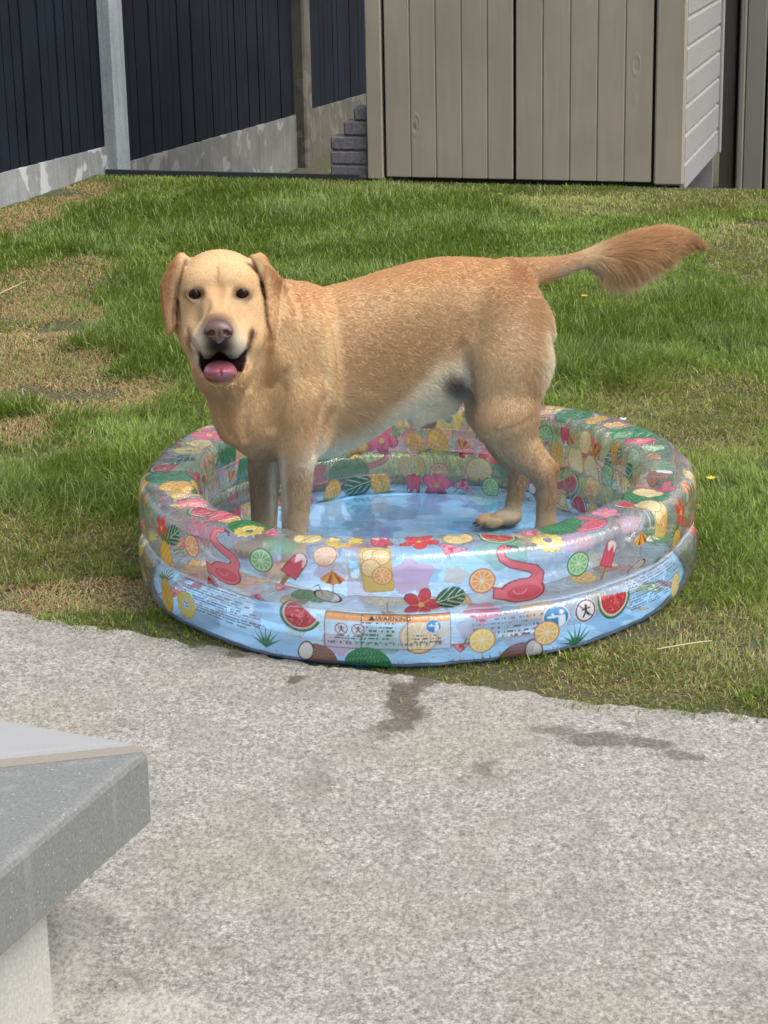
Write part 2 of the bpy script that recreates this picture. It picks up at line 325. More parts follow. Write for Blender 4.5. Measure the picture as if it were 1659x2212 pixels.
for (x, y, h, lab) in ((1536, 1034, .035, 'yellow flower in the grass right of the pool'), (1081, 420, .05, 'small yellow flower in front of the shed doors'), (1262, 640, .04, 'small yellow flower in the grass under the dog\'s tail'), (1010, 445, .045, 'small yellow flower between the dog\'s back and the shed')):
    p = gnd(x, y, h); ft = thing('yellow_flower', (p[0], p[1], 0), lab, 'flower', 'small yellow flowers in the lawn')
    b = MB(); b.box((p[0]-.001, p[1]-.001, 0), (.002, 0, 0), (0, .002, 0), (0, 0, h)); b.build('stem', ms.m, ft)
    b = MB()
    for k in range(9):
        a = k*2*math.pi/9; e1 = np.array([math.cos(a), math.sin(a), .25]); e2 = np.array([-math.sin(a), math.cos(a), 0]); q = np.array(p)
        b.add([q, q+e1*.008+e2*.003, q+e1*.013+np.array([0, 0, .001]), q+e1*.008-e2*.003, q+e1*.008+np.array([0, 0, -.001])], [(0, 1, 2, 3), (0, 3, 4), (0, 4, 1), (1, 4, 2), (2, 4, 3)])
    b.build('petals', mf.m, ft)
# ---- leaf litter behind the edging
LV = []; LF = []; LC = []
for k in range(1500):
    t = 1.2+rr0.random()*3.4; s = -1.0+rr0.random()*1.25-(t-1.2)*.05; p = sh(s, t, DROP+.004+.05*rr0.random()**2); a = rr0.random()*6.28; q = .010+.022*rr0.random(); e1 = np.array([math.cos(a), math.sin(a), rr0.normal()*.5]); e2 = np.array([-math.sin(a), math.cos(a), rr0.normal()*.5])*.55
    n0 = len(LV); LV += [p-e1*q, p+e2*q+[0, 0, .004], p+e1*q, p-e2*q+[0, 0, .002]]; LF.append((n0, n0+1, n0+2, n0+3)); c = arr_srgb([(168, 138, 96), (128, 98, 64), (196, 176, 140), (104, 88, 58)][k % 4])*(.7+.6*rr0.random()); LC += [(*c, 1)]*4
m = NT('dead_leaves'); at = m.n('Attribute', attribute_name='Col'); m.principled(Base_Color=at.outputs[0], Roughness=.8)
tag(mesh_np('leaf_litter', LV, LF, m.m, smooth=False, cols=LC), 'dead leaves and soil between the fence and the block stack', 'leaf litter', kind='stuff')
# bits of dry grass at the patio edge
# ---- edging board
m = NT('edging_dark'); m.principled(Base_Color=srgb(46, 48, 50), Roughness=.7)
b = MB(); b.box(sh(-1.32, -.010), SV2*1.27, TV2*.022, (0, 0, .030)).box(sh(-1.32, -.006, -.44), SV2*1.27, TV2*.014, (0, 0, .438))
tag(b.build('lawn_edging', m.m), 'thin dark edging strip along the back of the lawn between fence and shed', 'edging')
# ---- fence
def fpt(u, out=0.0, z=0.0): return FA+TV2*u+SV2*out+np.array([0, 0, z])
m = NT('fence_paint_black'); g = m.coord(); mp = m.n('Mapping', {'Vector': g, 'Rotation': (0, 0, SA), 'Scale': (60, 60, 3)}); nz = m.noise(mp.outputs[0], 1.0, 5, .6); n2 = m.noise(g, 3, 3)
m.principled(Base_Color=m.mix(m.ramp(n2, [(.3, 0.), (.7, 1.)]), srgb(11, 17, 28), srgb(24, 33, 47)), Roughness=.85, Specular_IOR_Level=.2, Normal=m.bump(nz, .5, .004)); BLK = m.m
def conc(name, c1, c2, sc=1.0, marks=None):
    m = NT(name); g = m.geo(); a = m.noise(g, 4*sc, 6, .65); b = m.noise(g, 90*sc, 5, .7); mpz = m.n('Mapping', {'Vector': g, 'Scale': (22, 22, 1.5)}); st_ = m.noise(mpz.outputs[0], 1.0, 4, .6)
    c = m.mix(m.ramp(a, [(.35, 0.), (.65, 1.)]), c1, c2); c = m.mix(m.ramp(b, [(.35, .35), (.6, 0.)]), c, tuple(q*.5 for q in c1)); c = m.mix(m.ramp(st_, [(.40, .30), (.5, 0.)]), c, tuple(q*.45 for q in c1))
    if marks:
        vz = m.n('TexVoronoi', {'Vector': g, 'Scale': 7.0}); c = m.mix(m.ramp(m.noise(g, 6, 2), [(.56, 0.), (.60, marks)]), c, srgb(222, 224, 222))
    vo = m.n('TexVoronoi', {'Vector': g, 'Scale': 46.0*sc}); c = m.mix(m.ramp(vo.outputs['Distance'], [(.05, .8), (.10, 0.)]), c, srgb(70, 70, 68))
    m.principled(Base_Color=c, Roughness=.88, Normal=m.bump(b, .4, .004)); return m.m
CP = conc('concrete_post', srgb(168, 176, 180), srgb(196, 204, 208)); CG = conc('concrete_gravel_board', srgb(150, 154, 152), srgb(184, 188, 188), 1.0, .8); CG2 = conc('concrete_gravel_board_grey', srgb(128, 128, 122), srgb(158, 158, 152), 1.0, .35); CD = conc('concrete_gravel_board_stained', srgb(96, 90, 78), srgb(122, 116, 102), 1.0, .1)
fence = thing('garden_fence', tuple(FA), 'dark painted board fence with concrete posts and gravel boards along the left side', 'fence')
u1, u2, u3, PW = 1.31, 4.33, 7.35, .115
for u, zb in ((u1, -.05), (u2, -.45), (u3, -.45)):
    b = MB(); b.box(fpt(u-.08, -.085, zb), TV2*.145, SV2*.145, (0, 0, 1.95), .014); b.build('post', CP if u == u1 else CD, fence)
bays = [(-2.0, u1-.08, .225, .115, -.03, .094), (u1+.065, u2-.08, .006, -.090, -.45, .100), (u2+.065, u3-.08, -.086, -.180, -.45, .10)]
for k, (ua, ub, za, zb_, zb, bw) in enumerate(bays):
    zt = lambda u: za+(zb_-za)*(u-ua)/(ub-ua)
    b = MB(); P = [fpt(ua, -.055, zb), fpt(ub, -.055, zb), fpt(ub, -.005, zb), fpt(ua, -.005, zb), fpt(ua, -.055, za), fpt(ub, -.055, zb_), fpt(ub, -.005, zb_), fpt(ua, -.005, za)]
    b.add(P, [(0, 1, 5, 4), (1, 2, 6, 5), (2, 3, 7, 6), (3, 0, 4, 7), (0, 3, 2, 1), (4, 5, 6, 7)]); b.build('gravel_board', (CG, CG2, CD)[k], fence)
    b = MB(); u = ua+.003; r = random.Random(k)
    while u < ub-.02:
        w_ = min(bw, ub-u-.003); jit = r.uniform(-.004, .004); zl = -.006*r.random()
        P = [fpt(u+.020, -.018+jit, zt(u)+.002+zl), fpt(u+w_, -.014+jit, zt(u+w_)+.002+zl), fpt(u+w_, -.030, zt(u+w_)+.002+zl), fpt(u+.020, -.040, zt(u)+.002+zl)]
        b.add([*P, *[p+np.array([0, 0, 1.75]) for p in P]], [(0, 1, 5, 4), (1, 2, 6, 5), (2, 3, 7, 6), (3, 0, 4, 7), (0, 3, 2, 1), (4, 5, 6, 7)]); u += w_
    for z in (.12, .80, 1.45): b.add([fpt(ua, -.10, za+z), fpt(ub, -.10, zb_+z), fpt(ub, -.045, zb_+z), fpt(ua, -.045, za+z)]+[fpt(ua, -.10, za+z+.09), fpt(ub, -.10, zb_+z+.09), fpt(ub, -.045, zb_+z+.09), fpt(ua, -.045, za+z+.09)], [(0, 1, 5, 4), (1, 2, 6, 5), (2, 3, 7, 6), (3, 0, 4, 7), (0, 3, 2, 1), (4, 5, 6, 7)])
    b.build('board_panel', BLK, fence)
# ---- shed
m = NT('shed_paint_taupe'); g = m.coord(); s1 = m.n('Mapping', {'Vector': g, 'Rotation': (0, 0, SA), 'Scale': (26, 26, 2.2)}); gr = m.noise(s1.outputs[0], 1, 5, .6, .4)
kn = m.n('Mapping', {'Vector': g, 'Rotation': (0, 0, SA), 'Scale': (8.4, 8.4, 3.4)}); kv = m.n('TexVoronoi', {'Vector': kn.outputs[0], 'Scale': .75}); kd = kv.outputs['Distance']; ring = m.math('SINE', m.math('MULTIPLY', kd, 62.0)); kmask = m.ramp(kd, [(.06, 1.), (.20, 0.)])
kh = m.math('MULTIPLY', ring, kmask); kc = m.ramp(kd, [(.03, .75), (.07, 0.)]); hgt = m.math('ADD', m.math('MULTIPLY', gr, .8), m.math('MULTIPLY', kh, .8))
lo = m.noise(g, 2.2, 4); c = m.mix(m.ramp(lo, [(.35, 0.), (.65, 1.)]), srgb(168, 158, 141), srgb(184, 172, 151)); c = m.mix(kc, c, srgb(128, 118, 104)); c = m.mix(m.ramp(gr, [(.3, .16), (.6, 0.)]), c, srgb(120, 114, 104))
m.principled(Base_Color=c, Roughness=.62, Normal=m.bump(hgt, .5, .003)); TAU = m.m
m = NT('shed_gap_dark'); m.principled(Base_Color=srgb(40, 34, 26), Roughness=.9); GAP = m.m
m = NT('shed_side_paint'); g = m.coord(); s1 = m.n('Mapping', {'Vector': g, 'Rotation': (0, 0, SA), 'Scale': (40, 2.4, 40)}); gr = m.noise(s1.outputs[0], 1, 5, .6, .6); m.principled(Base_Color=m.mix(m.noise(g, 2.5, 3), srgb(160, 160, 158), srgb(178, 177, 174)), Roughness=.6, Normal=m.bump(gr, .6, .004)); SIDE = m.m
m = NT('roof_felt'); m.principled(Base_Color=srgb(60, 62, 64), Roughness=.9, Normal=m.bump(m.noise(m.geo(), 300, 3), .5, .003)); FELT = m.m
def boards(b, s0, s1, n, t, z0, z1, th=.018, gap=.0035):
    w_ = (s1-s0)/n
    for k in range(n): b.box(sh(s0+k*w_+gap/2, t, z0), SV2*(w_-gap), TV2*th, (0, 0, z1-z0), .0042)
    b.box(sh(s0+.004, t+.007, z0+.003), SV2*(s1-s0-.008), TV2*.016, (0, 0, z1-z0-.006))
shed = thing('garden_shed', tuple(sh(0, 0)), 'taupe painted wooden shed with double boarded doors at the end of the lawn', 'shed')
SHH = 2.05
b = MB(); b.box(sh(-.005, -.004, .012), SV2*.075, TV2*.07, (0, 0, SHH), .005); b.build('corner_trim', TAU, shed)
for s0, s1 in ((.082, .686), (.696, 1.318)):
    b = MB(); boards(b, s0, s1, 5, .004, .022, 1.90); d = b.build('door', TAU, shed)
    h = MB()
    for z in (.25, 1.6): h.box(sh(s0-.004 if s0 < .5 else s1-.19, -.006, z), SV2*.19, TV2*.006, (0, 0, .035), .0015)
    # strap hinges hidden above and below the photo's frame are kept thin
b = MB(); b.box(sh(1.330, -.004, .012), SV2*.132, TV2*.05, (0, 0, SHH), .008); b.build('corner_trim', TAU, shed)
b = MB(); b.box(sh(.062, .040, .0), SV2*1.30, TV2*.02, (0, 0, 2.0)); b.box(sh(-.002, .066, -.42), SV2*1.44, TV2*.02, (0, 0, .42)); b.build('door_frame', GAP, shed)
b = MB(); b.box(sh(.082, .0, 1.906), SV2*1.236, TV2*.03, (0, 0, .15), .004); b.build('head_board', TAU, shed)
b = MB(); b.box(sh(.0, .075, -.42), SV2*.02, TV2*1.33, (0, 0, 2.4)); b.box(sh(.02, 1.385, -.42), SV2*1.41, TV2*.02, (0, 0, 2.4)); b.build('wall', SIDE, shed)
b = MB(); z = -.02; sw = .128; k = 0
while z < 1.95:                                           # rebated weatherboards of the right-hand side
    s0, t0, t1 = 1.452, .052, 1.30
    prof = [(0, 0), (.010, .006), (.010, sw-.018), (.0015, sw-.010), (.0015, sw)]
    V = [sh(s0+p, t0, z+q) for p, q in prof]+[sh(s0+p, t1, z+q) for p, q in prof]; n = len(prof)
    b.add(V+[sh(s0-.012, t0, z), sh(s0-.012, t0, z+sw), sh(s0-.012, t1, z), sh(s0-.012, t1, z+sw)], [(j, j+1, n+j+1, n+j) for j in range(n-1)]+[tuple(range(n))+(2*n+1, 2*n), tuple(range(n, 2*n))[::-1]+(2*n+2, 2*n+3)]); z += sw
b.build('weatherboarding', SIDE, shed)
b = MB(); b.box(sh(1.446, 1.302, -.02), SV2*.03, TV2*.045, (0, 0, SHH), .004); b.build('corner_trim', SIDE, shed)
b = MB(); b.add([sh(-.08, -.08, 2.06), sh(1.54, -.08, 2.06), sh(1.54, 1.48, 1.98), sh(-.08, 1.48, 1.98)]+[sh(-.08, -.08, 2.10), sh(1.54, -.08, 2.10), sh(1.54, 1.48, 2.02), sh(-.08, 1.48, 2.02)], [(0, 1, 5, 4), (1, 2, 6, 5), (2, 3, 7, 6), (3, 0, 4, 7), (0, 3, 2, 1), (4, 5, 6, 7)]); b.build('roof', FELT, shed)
# neighbouring store on the right, its front in line with the shed
m = NT('store_paint'); g = m.coord(); m.principled(Base_Color=m.mix(m.noise(g, 3, 3), srgb(142, 140, 128), srgb(156, 152, 140)), Roughness=.5, Normal=m.bump(m.noise(g, 30, 3), .15, .003)); STO = m.m
m = NT('store_post_dark'); g = m.coord(); m.principled(Base_Color=m.mix(m.noise(g, 5, 3), srgb(96, 92, 82), srgb(112, 108, 98)), Roughness=.6); STP = m.m
def s_at(px, t, py=200.0): d = ray(px, py); k = (np.dot(sh(0, t)-CAMP, TV2))/np.dot(d, TV2); return float(np.dot(CAMP+d*k-SO, SV2))
store = thing('storage_unit', tuple(sh(1.95, 1.6, DROP)), 'greenish grey store with plain panels at the right edge beside the shed', 'storage shed')
ZB, SH_ = -.43, 2.3; sa, sb, sc_, sd = s_at(1558, 1.62), s_at(1586, 1.62), s_at(1594, 1.56), s_at(1652, 1.56)
b = MB(); b.box(sh(sa, 1.62, ZB), SV2*(sb-sa), TV2*.06, (0, 0, SH_), .004); b.build('corner_post', STP, store)
b = MB(); b.box(sh(sc_, 1.56, ZB), SV2*.035, TV2*.05, (0, 0, SH_), .008); b.box(sh(sc_+.036, 1.566, ZB), SV2*(sd-sc_-.036), TV2*.04, (0, 0, SH_), .006); b.build('front_panel', STO, store)
b = MB(); b.box(sh(sd+.012, 1.566, ZB), SV2*.70, TV2*.04, (0, 0, SH_), .006); b.build('door', STO, store)
b = MB(); b.box(sh(sa+.01, 1.69, ZB), SV2*1.0, TV2*.03, (0, 0, SH_-.01)); b.box(sh(sa+.01, 1.72, ZB), SV2*.02, TV2*1.1, (0, 0, SH_-.01)); b.build('wall', GAP, store)
b = MB(); b.box(sh(sa-.05, 1.50, ZB+SH_+.01), SV2*1.2, TV2*1.4, (0, 0, .05)); b.build('roof', FELT, store)
# ---- stack of paving blocks
m = NT('block_grey'); g = m.coord(); m.principled(Base_Color=m.mix(m.ramp(m.noise(g, 70, 5, .7), [(.35, 0.), (.65, 1.)]), srgb(104, 100, 104), srgb(144, 138, 142)), Roughness=.9, Normal=m.bump(m.noise(g, 120, 4), .8, .004)); BLKG = m.m
rows = [(-.196, .186, .002, .067, 'lowest'), (-.196, .186, .070, .065, 'second from the bottom'), (-.194, .184, .137, .066, 'third from the bottom'), (-.128, .118, .205, .068, 'second from the top'), (-.078, .068, .275, .064, 'topmost')]
for s0, w_, z, h, pos in rows:
    b = MB(); b.box(sh(s0, .030, z), SV2*w_, TV2*.100, (0, 0, h), .009); o = b.build('paving_block', BLKG)
    tag(o, 'rounded grey paving block, %s in the stack beside the shed' % pos, 'paving block', 'paving blocks stacked beside the shed')
b = MB(); b.box(sh(-.215, .020, -.42), SV2*.208, TV2*.125, (0, 0, .4215)); b.build('block_footing', CD); tag(bpy.data.objects['block_footing'], 'concrete footing under the stack of grey paving blocks', 'footing')
# ---- raised step with coping, bottom left
KZ, KT = .30, .108; K0 = gnd(300, 1603, KZ); K1 = gnd(317, 1618, KZ)
e1 = np.array([math.cos(rad(155.6)), math.sin(rad(155.6)), 0]); e2 = np.array([math.cos(rad(-112.0)), math.sin(rad(-112.0)), 0])
def coping(name, P, mat, parent, bev=.008):
    """slab from a plan polygon, upper rim rounded"""
    P = np.array(P)[:, :2]; c = P.mean(0); V = []; 
    lev = [(0, KZ-KT), (0, KZ-.012), (.0025, KZ-.005), (.008, KZ-.001), (.016, KZ)]
    n = len(P)
    def inset(d):
        out = []
        for i in range(n):
            a, b_, c_ = P[i-1], P[i], P[(i+1) % n]; u = (b_-a)/np.linalg.norm(b_-a); v = (c_-b_)/np.linalg.norm(c_-b_); nu = np.array([-u[1], u[0]]); nv = np.array([-v[1], v[0]]); bis = nu+nv; out.append(b_+bis*d/max(bis@nu, .3))
        return out
    ar = sum(P[i-1][0]*P[i][1]-P[i][0]*P[i-1][1] for i in range(n))
    if ar < 0: P = P[::-1]
    for d, z in lev: V += [(*p, z) for p in inset(d)]
    F = [tuple(range(n))[::-1]]+[(l*n+i, l*n+(i+1) % n, (l+1)*n+(i+1) % n, (l+1)*n+i) for l in range(len(lev)-1) for i in range(n)]+[tuple((len(lev)-1)*n+i for i in range(n))]
    b = MB(); b.add(V, F); return b.build(name, mat, parent)
m = NT('coping_stone'); g = m.geo(); a = m.noise(g, 220, 5, .7); st_ = m.n('Mapping', {'Vector': g, 'Scale': (30, 30, 4)}); sn = m.noise(st_.outputs[0], 1, 4)
c = m.mix(m.ramp(a, [(.35, 0.), (.65, 1.)]), srgb(114, 116, 114), srgb(142, 143, 139)); c = m.mix(m.ramp(sn, [(.55, 0.), (.75, .25)]), c, srgb(190, 194, 190)); vo = m.n('TexVoronoi', {'Vector': g, 'Scale': 60.0}); c = m.mix(m.ramp(vo.outputs['Distance'], [(.06, .8), (.12, 0.)]), c, srgb(104, 106, 110))
vw = m.n('TexVoronoi', {'Vector': g, 'Scale': 150.0}); c = m.mix(m.math('MULTIPLY', m.ramp(vw.outputs['Distance'], [(.12, .8), (.22, 0.)]), m.ramp(vw.outputs['Color'], [(.72, 0.), (.76, 1.)])), c, srgb(206, 206, 208))
m.principled(Base_Color=c, Roughness=.82, Normal=m.bump(a, .25, .002)); COP = m.m
m = NT('coping_stone_pale'); g = m.geo(); a = m.noise(g, 240, 5, .7); m.principled(Base_Color=m.mix(a, srgb(156, 156, 156), srgb(178, 178, 177)), Roughness=.85, Normal=m.bump(a, .2, .002)); COP2 = m.m
m = NT('mortar_sand'); g = m.geo(); a = m.noise(g, 200, 5, .7); m.principled(Base_Color=m.mix(a, srgb(140, 132, 120), srgb(168, 160, 148)), Roughness=.95, Normal=m.bump(a, .6, .002)); MOR = m.m
m = NT('step_wall_render'); g = m.geo(); a = m.noise(g, 180, 5, .7); m.principled(Base_Color=m.mix(m.ramp(a, [(.35, 0.), (.65, 1.)]), srgb(188, 187, 180), srgb(214, 212, 204)), Roughness=.92, Normal=m.bump(a, .5, .003)); RND = m.m
step = thing('raised_step', (K1[0]-.6, K1[1]-.5, 0), 'raised concrete step with mitred coping stones, corner at the lower left', 'step')
jd = gnd(0, 1652, KZ)-K1; jd /= np.linalg.norm(jd)        # line of the mortar joint
A0 = K0; A1 = K0+e1*1.3; AJ = K0+jd*1.4
coping('coping_stone', [A0+np.array([.0, .0, 0]), A1, K0+jd*1.4+e1*.2, AJ], COP2, step)
B0 = K1-jd*.000; BJ = K1+jd*1.4; B1 = K1+e2*1.5
coping('coping_stone', [B0, BJ, BJ+e2*1.2, B1], COP, step)
b = MB(); q0 = K0+jd*.006; q1 = K1+jd*.006; dz = np.array([0, 0, 1.0])
b.add([q0*[1, 1, 0]+dz*(KZ-KT+.004), q1*[1, 1, 0]+dz*(KZ-KT+.004), (q1+jd*1.38)*[1, 1, 0]+dz*(KZ-KT+.004), (q0+jd*1.38)*[1, 1, 0]+dz*(KZ-KT+.004), q0*[1, 1, 0]+dz*(KZ-.004), q1*[1, 1, 0]+dz*(KZ-.004), (q1+jd*1.38)*[1, 1, 0]+dz*(KZ-.004), (q0+jd*1.38)*[1, 1, 0]+dz*(KZ-.004)], [(0, 1, 5, 4), (1, 2, 6, 5), (2, 3, 7, 6), (3, 0, 4, 7), (0, 3, 2, 1), (4, 5, 6, 7)])
b.build('mortar_joint', MOR, step)
Wc = gnd(116, 2190, .0); Wc = Wc+0*e1
b = MB(); b.box(Wc+dz*.0, e2*1.2, e1*.9, (0, 0, KZ-KT-.002)); b.build('wall', RND, step)
# ================================================================== the paddling pool
PC = np.array([.066, 4.212, 0.0]); PR = .598             # centre on the ground, outer radius
pool = thing('paddling_pool', (PC[0], PC[1], .012), 'round inflatable paddling pool of clear vinyl printed with fruit and flamingos, blue floor', 'paddling pool')
def pcols(px): return arr_srgb(px)
class Paint:
    """a printed film: colour and ink density per point of a surface laid out in metres (s round, t across)"""
    def __init__(s, S, T, L_):
        s.S, s.T, s.L = S, T, L_; s.rgb = np.ones(S.shape+(3,), np.float32)*.9; s.a = np.zeros(S.shape, np.float32)
    def patch(s, cs, ct, R, rot=0.0, sc=1.0):
        ds = (s.S-cs+s.L/2) % s.L-s.L/2; dt = s.T-ct; m_ = (np.abs(ds) < R*1.6) & (np.abs(dt) < R*1.6)
        i = np.nonzero(m_); a = rad(rot); x, y = ds[i]/sc, dt[i]/sc; return i, x*math.cos(a)+y*math.sin(a), -x*math.sin(a)+y*math.cos(a)
    def put(s, i, mask, col, al=1.0):
        w_ = np.clip(mask, 0, 1)*al; c = arr_srgb(col, .80).astype(np.float32)
        a0 = s.a[i]; an = w_+a0*(1-w_); s.rgb[i] = np.where(an[:, None] > 1e-4, (c*w_[:, None]+s.rgb[i]*(a0*(1-w_))[:, None])/np.maximum(an, 1e-4)[:, None], s.rgb[i]); s.a[i] = an
E_ = .0012
def sm(d): return np.clip(.5-d/E_, 0, 1)                   # soft inside of a distance
def seg(x, y, ax, ay, bx, by):
    ex, ey = bx-ax, by-ay; t = np.clip(((x-ax)*ex+(y-ay)*ey)/(ex*ex+ey*ey+1e-12), 0, 1); return np.hypot(x-ax-ex*t, y-ay-ey*t)
def pline(x, y, pts): 
    d = None
    for (a, b), (c, e) in zip(pts[:-1], pts[1:]):
        q = seg(x, y, a, b, c, e); d = q if d is None else np.minimum(d, q)
    return d
def citrus(p, cs, ct, r, rind, flesh, pith=(250, 240, 215), rot=0, al=1.0, line=None):
    i, x, y = p.patch(cs, ct, r, rot); q = np.hypot(x, y); p.put(i, sm(q-r), line or tuple(int(k*.62) for k in rind), al); p.put(i, sm(q-r*.95), rind, al); p.put(i, sm(q-r*.86), pith, al)
    th = np.arctan2(y, x); k = 10; dd = np.abs((th*k/(2*math.pi)) % 1-.5); segm = (q < r*.78)*(q > r*.10)*np.clip((.5-dd-.055/np.maximum(q/r, .12)*.9)*22, 0, 1); p.put(i, segm, flesh, al)
def pine_slice(p, cs, ct, r, rot=0):
    i, x, y = p.patch(cs, ct, r, rot); q = np.hypot(x, y); th = np.arctan2(y, x); rr = r*(1+.07*np.cos(th*12))
    p.put(i, sm(q-rr)*(q > r*.28), (200, 160, 60)); p.put(i, sm(q-rr*.94)*(q > r*.32), (246, 222, 120)); p.put(i, (np.abs((th*12/(2*math.pi)) % 1-.5) > .44)*(q > r*.4)*(q < r*.85), (226, 190, 84)); p.put(i, (q < r*.40)*(q > r*.30), (240, 232, 190))
def popsicle(p, cs, ct, r, rot=0):
    i, x, y = p.patch(cs, ct, r, rot); st = np.maximum(np.abs(x)-r*.10, np.abs(y+r*.80)-r*.30); p.put(i, sm(st), (170, 128, 88))
    w_ = r*.40*(1-.10*(y/r)); d = np.maximum(np.abs(x)-w_, np.abs(y-r*.15)-r*.68); d = np.where((y > r*.45), np.hypot(x*1.0, (y-r*.45)*1.0)-w_, d); d = np.where(y < -r*.52, 1, d)
    p.put(i, sm(d), (130, 40, 60)); p.put(i, sm(d+.0022), (226, 88, 112)); dr = (y > r*(.40+.16*np.sin(x/r*16)))*(d < -.002); p.put(i, dr, (248, 236, 240), .9)
def umbrella(p, cs, ct, r, rot=0, open_=True):
    i, x, y = p.patch(cs, ct, r, rot); p.put(i, sm(seg(x, y, 0, r*.5, 0, -r*1.1)-.0009), (90, 50, 40))
    th = np.arctan2(x, r*.75-y); d = np.hypot(x, y-r*.75); m_ = (np.abs(th) < .88)*sm(d-r*(1.0+.03*np.cos(th*14))); k = np.floor((th+.88)/1.76*7).astype(int) % 3
    for q, c in enumerate([(240, 150, 50), (232, 190, 70), (176, 70, 40)]): p.put(i, m_*(k == q), c)
def flamingo(p, cs, ct, r, rot=0, flip=1):
    i, x, y = p.patch(cs, ct, r*1.2, rot); x = x*flip/r; y = y/r; e = E_/r
    neck = [(-.52, .78), (-.62, .66), (-.58, .46), (-.36, .30), (0, .18), (.30, .08), (.44, -.10), (.36, -.30), (.1, -.42)]; wn = np.interp(y, [-.5, -.2, .3, .8], [.24, .17, .11, .10])
    d = pline(x, y, neck)-wn; hd = np.hypot((x+.44)/1.2, y-.80)-.12; bd = np.hypot((x+.02)/.62, (y+.56)/.34)-1; bd = bd*.34; tail = np.maximum(np.abs(y+.62+.25*(x+.5))-.16, np.abs(x+.55)-.3)
    D_ = np.minimum(np.minimum(d, hd), np.minimum(bd, tail)); s_ = lambda q: np.clip(.5-q*r/E_, 0, 1)
    p.put(i, s_(D_-.02), (150, 60, 84)); p.put(i, s_(D_+.02), (236, 118, 132)); p.put(i, s_(np.hypot((x-.02)/.5, (y+.60)/.20)*.2-.2), (224, 84, 106)); p.put(i, s_(np.abs(np.hypot(x+.1, y+.42)-.22)-.012)*(y < -.5), (246, 170, 176))
    bk = pline(x, y, [(-.36, .86), (-.14, .80), (-.06, .70)])-.05; p.put(i, s_(bk), (74, 70, 72)); p.put(i, s_(np.hypot(x+.47, y-.82)-.028), (60, 30, 36)); p.put(i, s_(pline(x, y, [(.34, -.2), (.52, .02), (.40, .2)])-.012), (150, 60, 84), .5)
def melon_slice(p, cs, ct, r, rot=0):
    i, x, y = p.patch(cs, ct, r, rot); q = np.hypot(x, y); h = (y < r*.18); p.put(i, sm(q-r)*h, (34, 104, 60)); p.put(i, sm(q-r*.90)*h, (120, 180, 110)); p.put(i, sm(q-r*.85)*h, (244, 226, 214)); p.put(i, sm(q-r*.79)*h, (206, 44, 56))
    p.put(i, (q < r*.7)*h*(fbm(np.stack([x*260, y*160, 0*x], -1), 2) > .28), (236, 120, 120), .7); p.put(i, (q < r*.7)*h*(fbm(np.stack([x*420, y*300, 0*x+4], -1), 1) > .62), (60, 16, 24))
def melon(p, cs, ct, r, rot=0):
    i, x, y = p.patch(cs, ct, r*1.2, rot); q = np.hypot(x/1.12, y); p.put(i, sm(q-r), (20, 110, 66)); p.put(i, sm(q-r*.96), (28, 146, 84)); u = x/r*6+np.sin(y/r*7)*.7; p.put(i, sm(q-r*.9)*(np.abs((u % 1)-.5) > .34), (14, 104, 60), .8); p.put(i, sm(q-r*.88)*(np.abs(((u+.5) % 1)-.5) > .46), (130, 200, 130), .8)
def jug(p, cs, ct, r, rot=0):
    i, x, y = p.patch(cs, ct, r*1.2, rot); p.put(i, sm(np.abs(np.maximum(np.abs(x+r*.72)-r*.20, np.abs(y-r*.05)-r*.42))-r*.05)*(x < -r*.5), (196, 196, 190), .8)
    d = np.maximum(np.abs(x)-r*.52, np.abs(y)-r*.86); d = np.maximum(d, np.hypot(np.maximum(np.abs(x)-r*.35, 0), np.maximum(np.abs(y)-r*.69, 0))-r*.17); p.put(i, sm(d), (206, 178, 86), .95); p.put(i, sm(d+.0025), (240, 214, 120), .8); p.put(i, sm(d+.0025)*(x > r*.25), (244, 196, 70), .6)
    for ox, oy, fl_ in ((-.12, .46, (244, 218, 140)), (.18, .42, (250, 206, 110)), (-.18, .02, (246, 216, 130)), (.16, -.28, (250, 170, 50))): 
        a = rad(rot); citrus(p, cs+(ox*math.cos(a)-oy*math.sin(a))*r, ct+(ox*math.sin(a)+oy*math.cos(a))*r, r*.33, (226, 166, 60), fl_, line=(170, 120, 40))
def cocktail(p, cs, ct, r, rot=0):
    i, x, y = p.patch(cs, ct, r, rot); d = np.maximum(y-r*.55, np.abs(x)*.8-(y+r*.35)*.75); p.put(i, sm(d), (120, 60, 84)); p.put(i, sm(d+.0015), (244, 150, 176)); p.put(i, sm(d+.0015)*(fbm(np.stack([x*150, y*150, 0*x], -1), 2) > .15), (220, 60, 90)); p.put(i, sm(seg(x, y, 0, -r*.3, 0, -r*.9)-.001), (220, 225, 230)); p.put(i, sm(seg(x, y, -r*.3, -r*.9, r*.3, -r*.9)-.0012), (220, 225, 230)); p.put(i, sm(seg(x, y, r*.2, r*.3, r*.55, r)-.0016), (60, 140, 100))
def hibiscus(p, cs, ct, r, rot=0, col=(226, 70, 92)):
    i, x, y = p.patch(cs, ct, r, rot); q = np.hypot(x, y); th = np.arctan2(y, x); rr = r*(.55+.45*np.abs(np.cos(th*2.5))); p.put(i, sm(q-rr), tuple(int(c*.6) for c in col)); p.put(i, sm(q-rr*.93), col); p.put(i, (np.abs((th*5/(2*math.pi)) % 1-.5) < .07)*(q < rr*.8), (246, 150, 150)); p.put(i, sm(q-r*.16), (250, 210, 110))
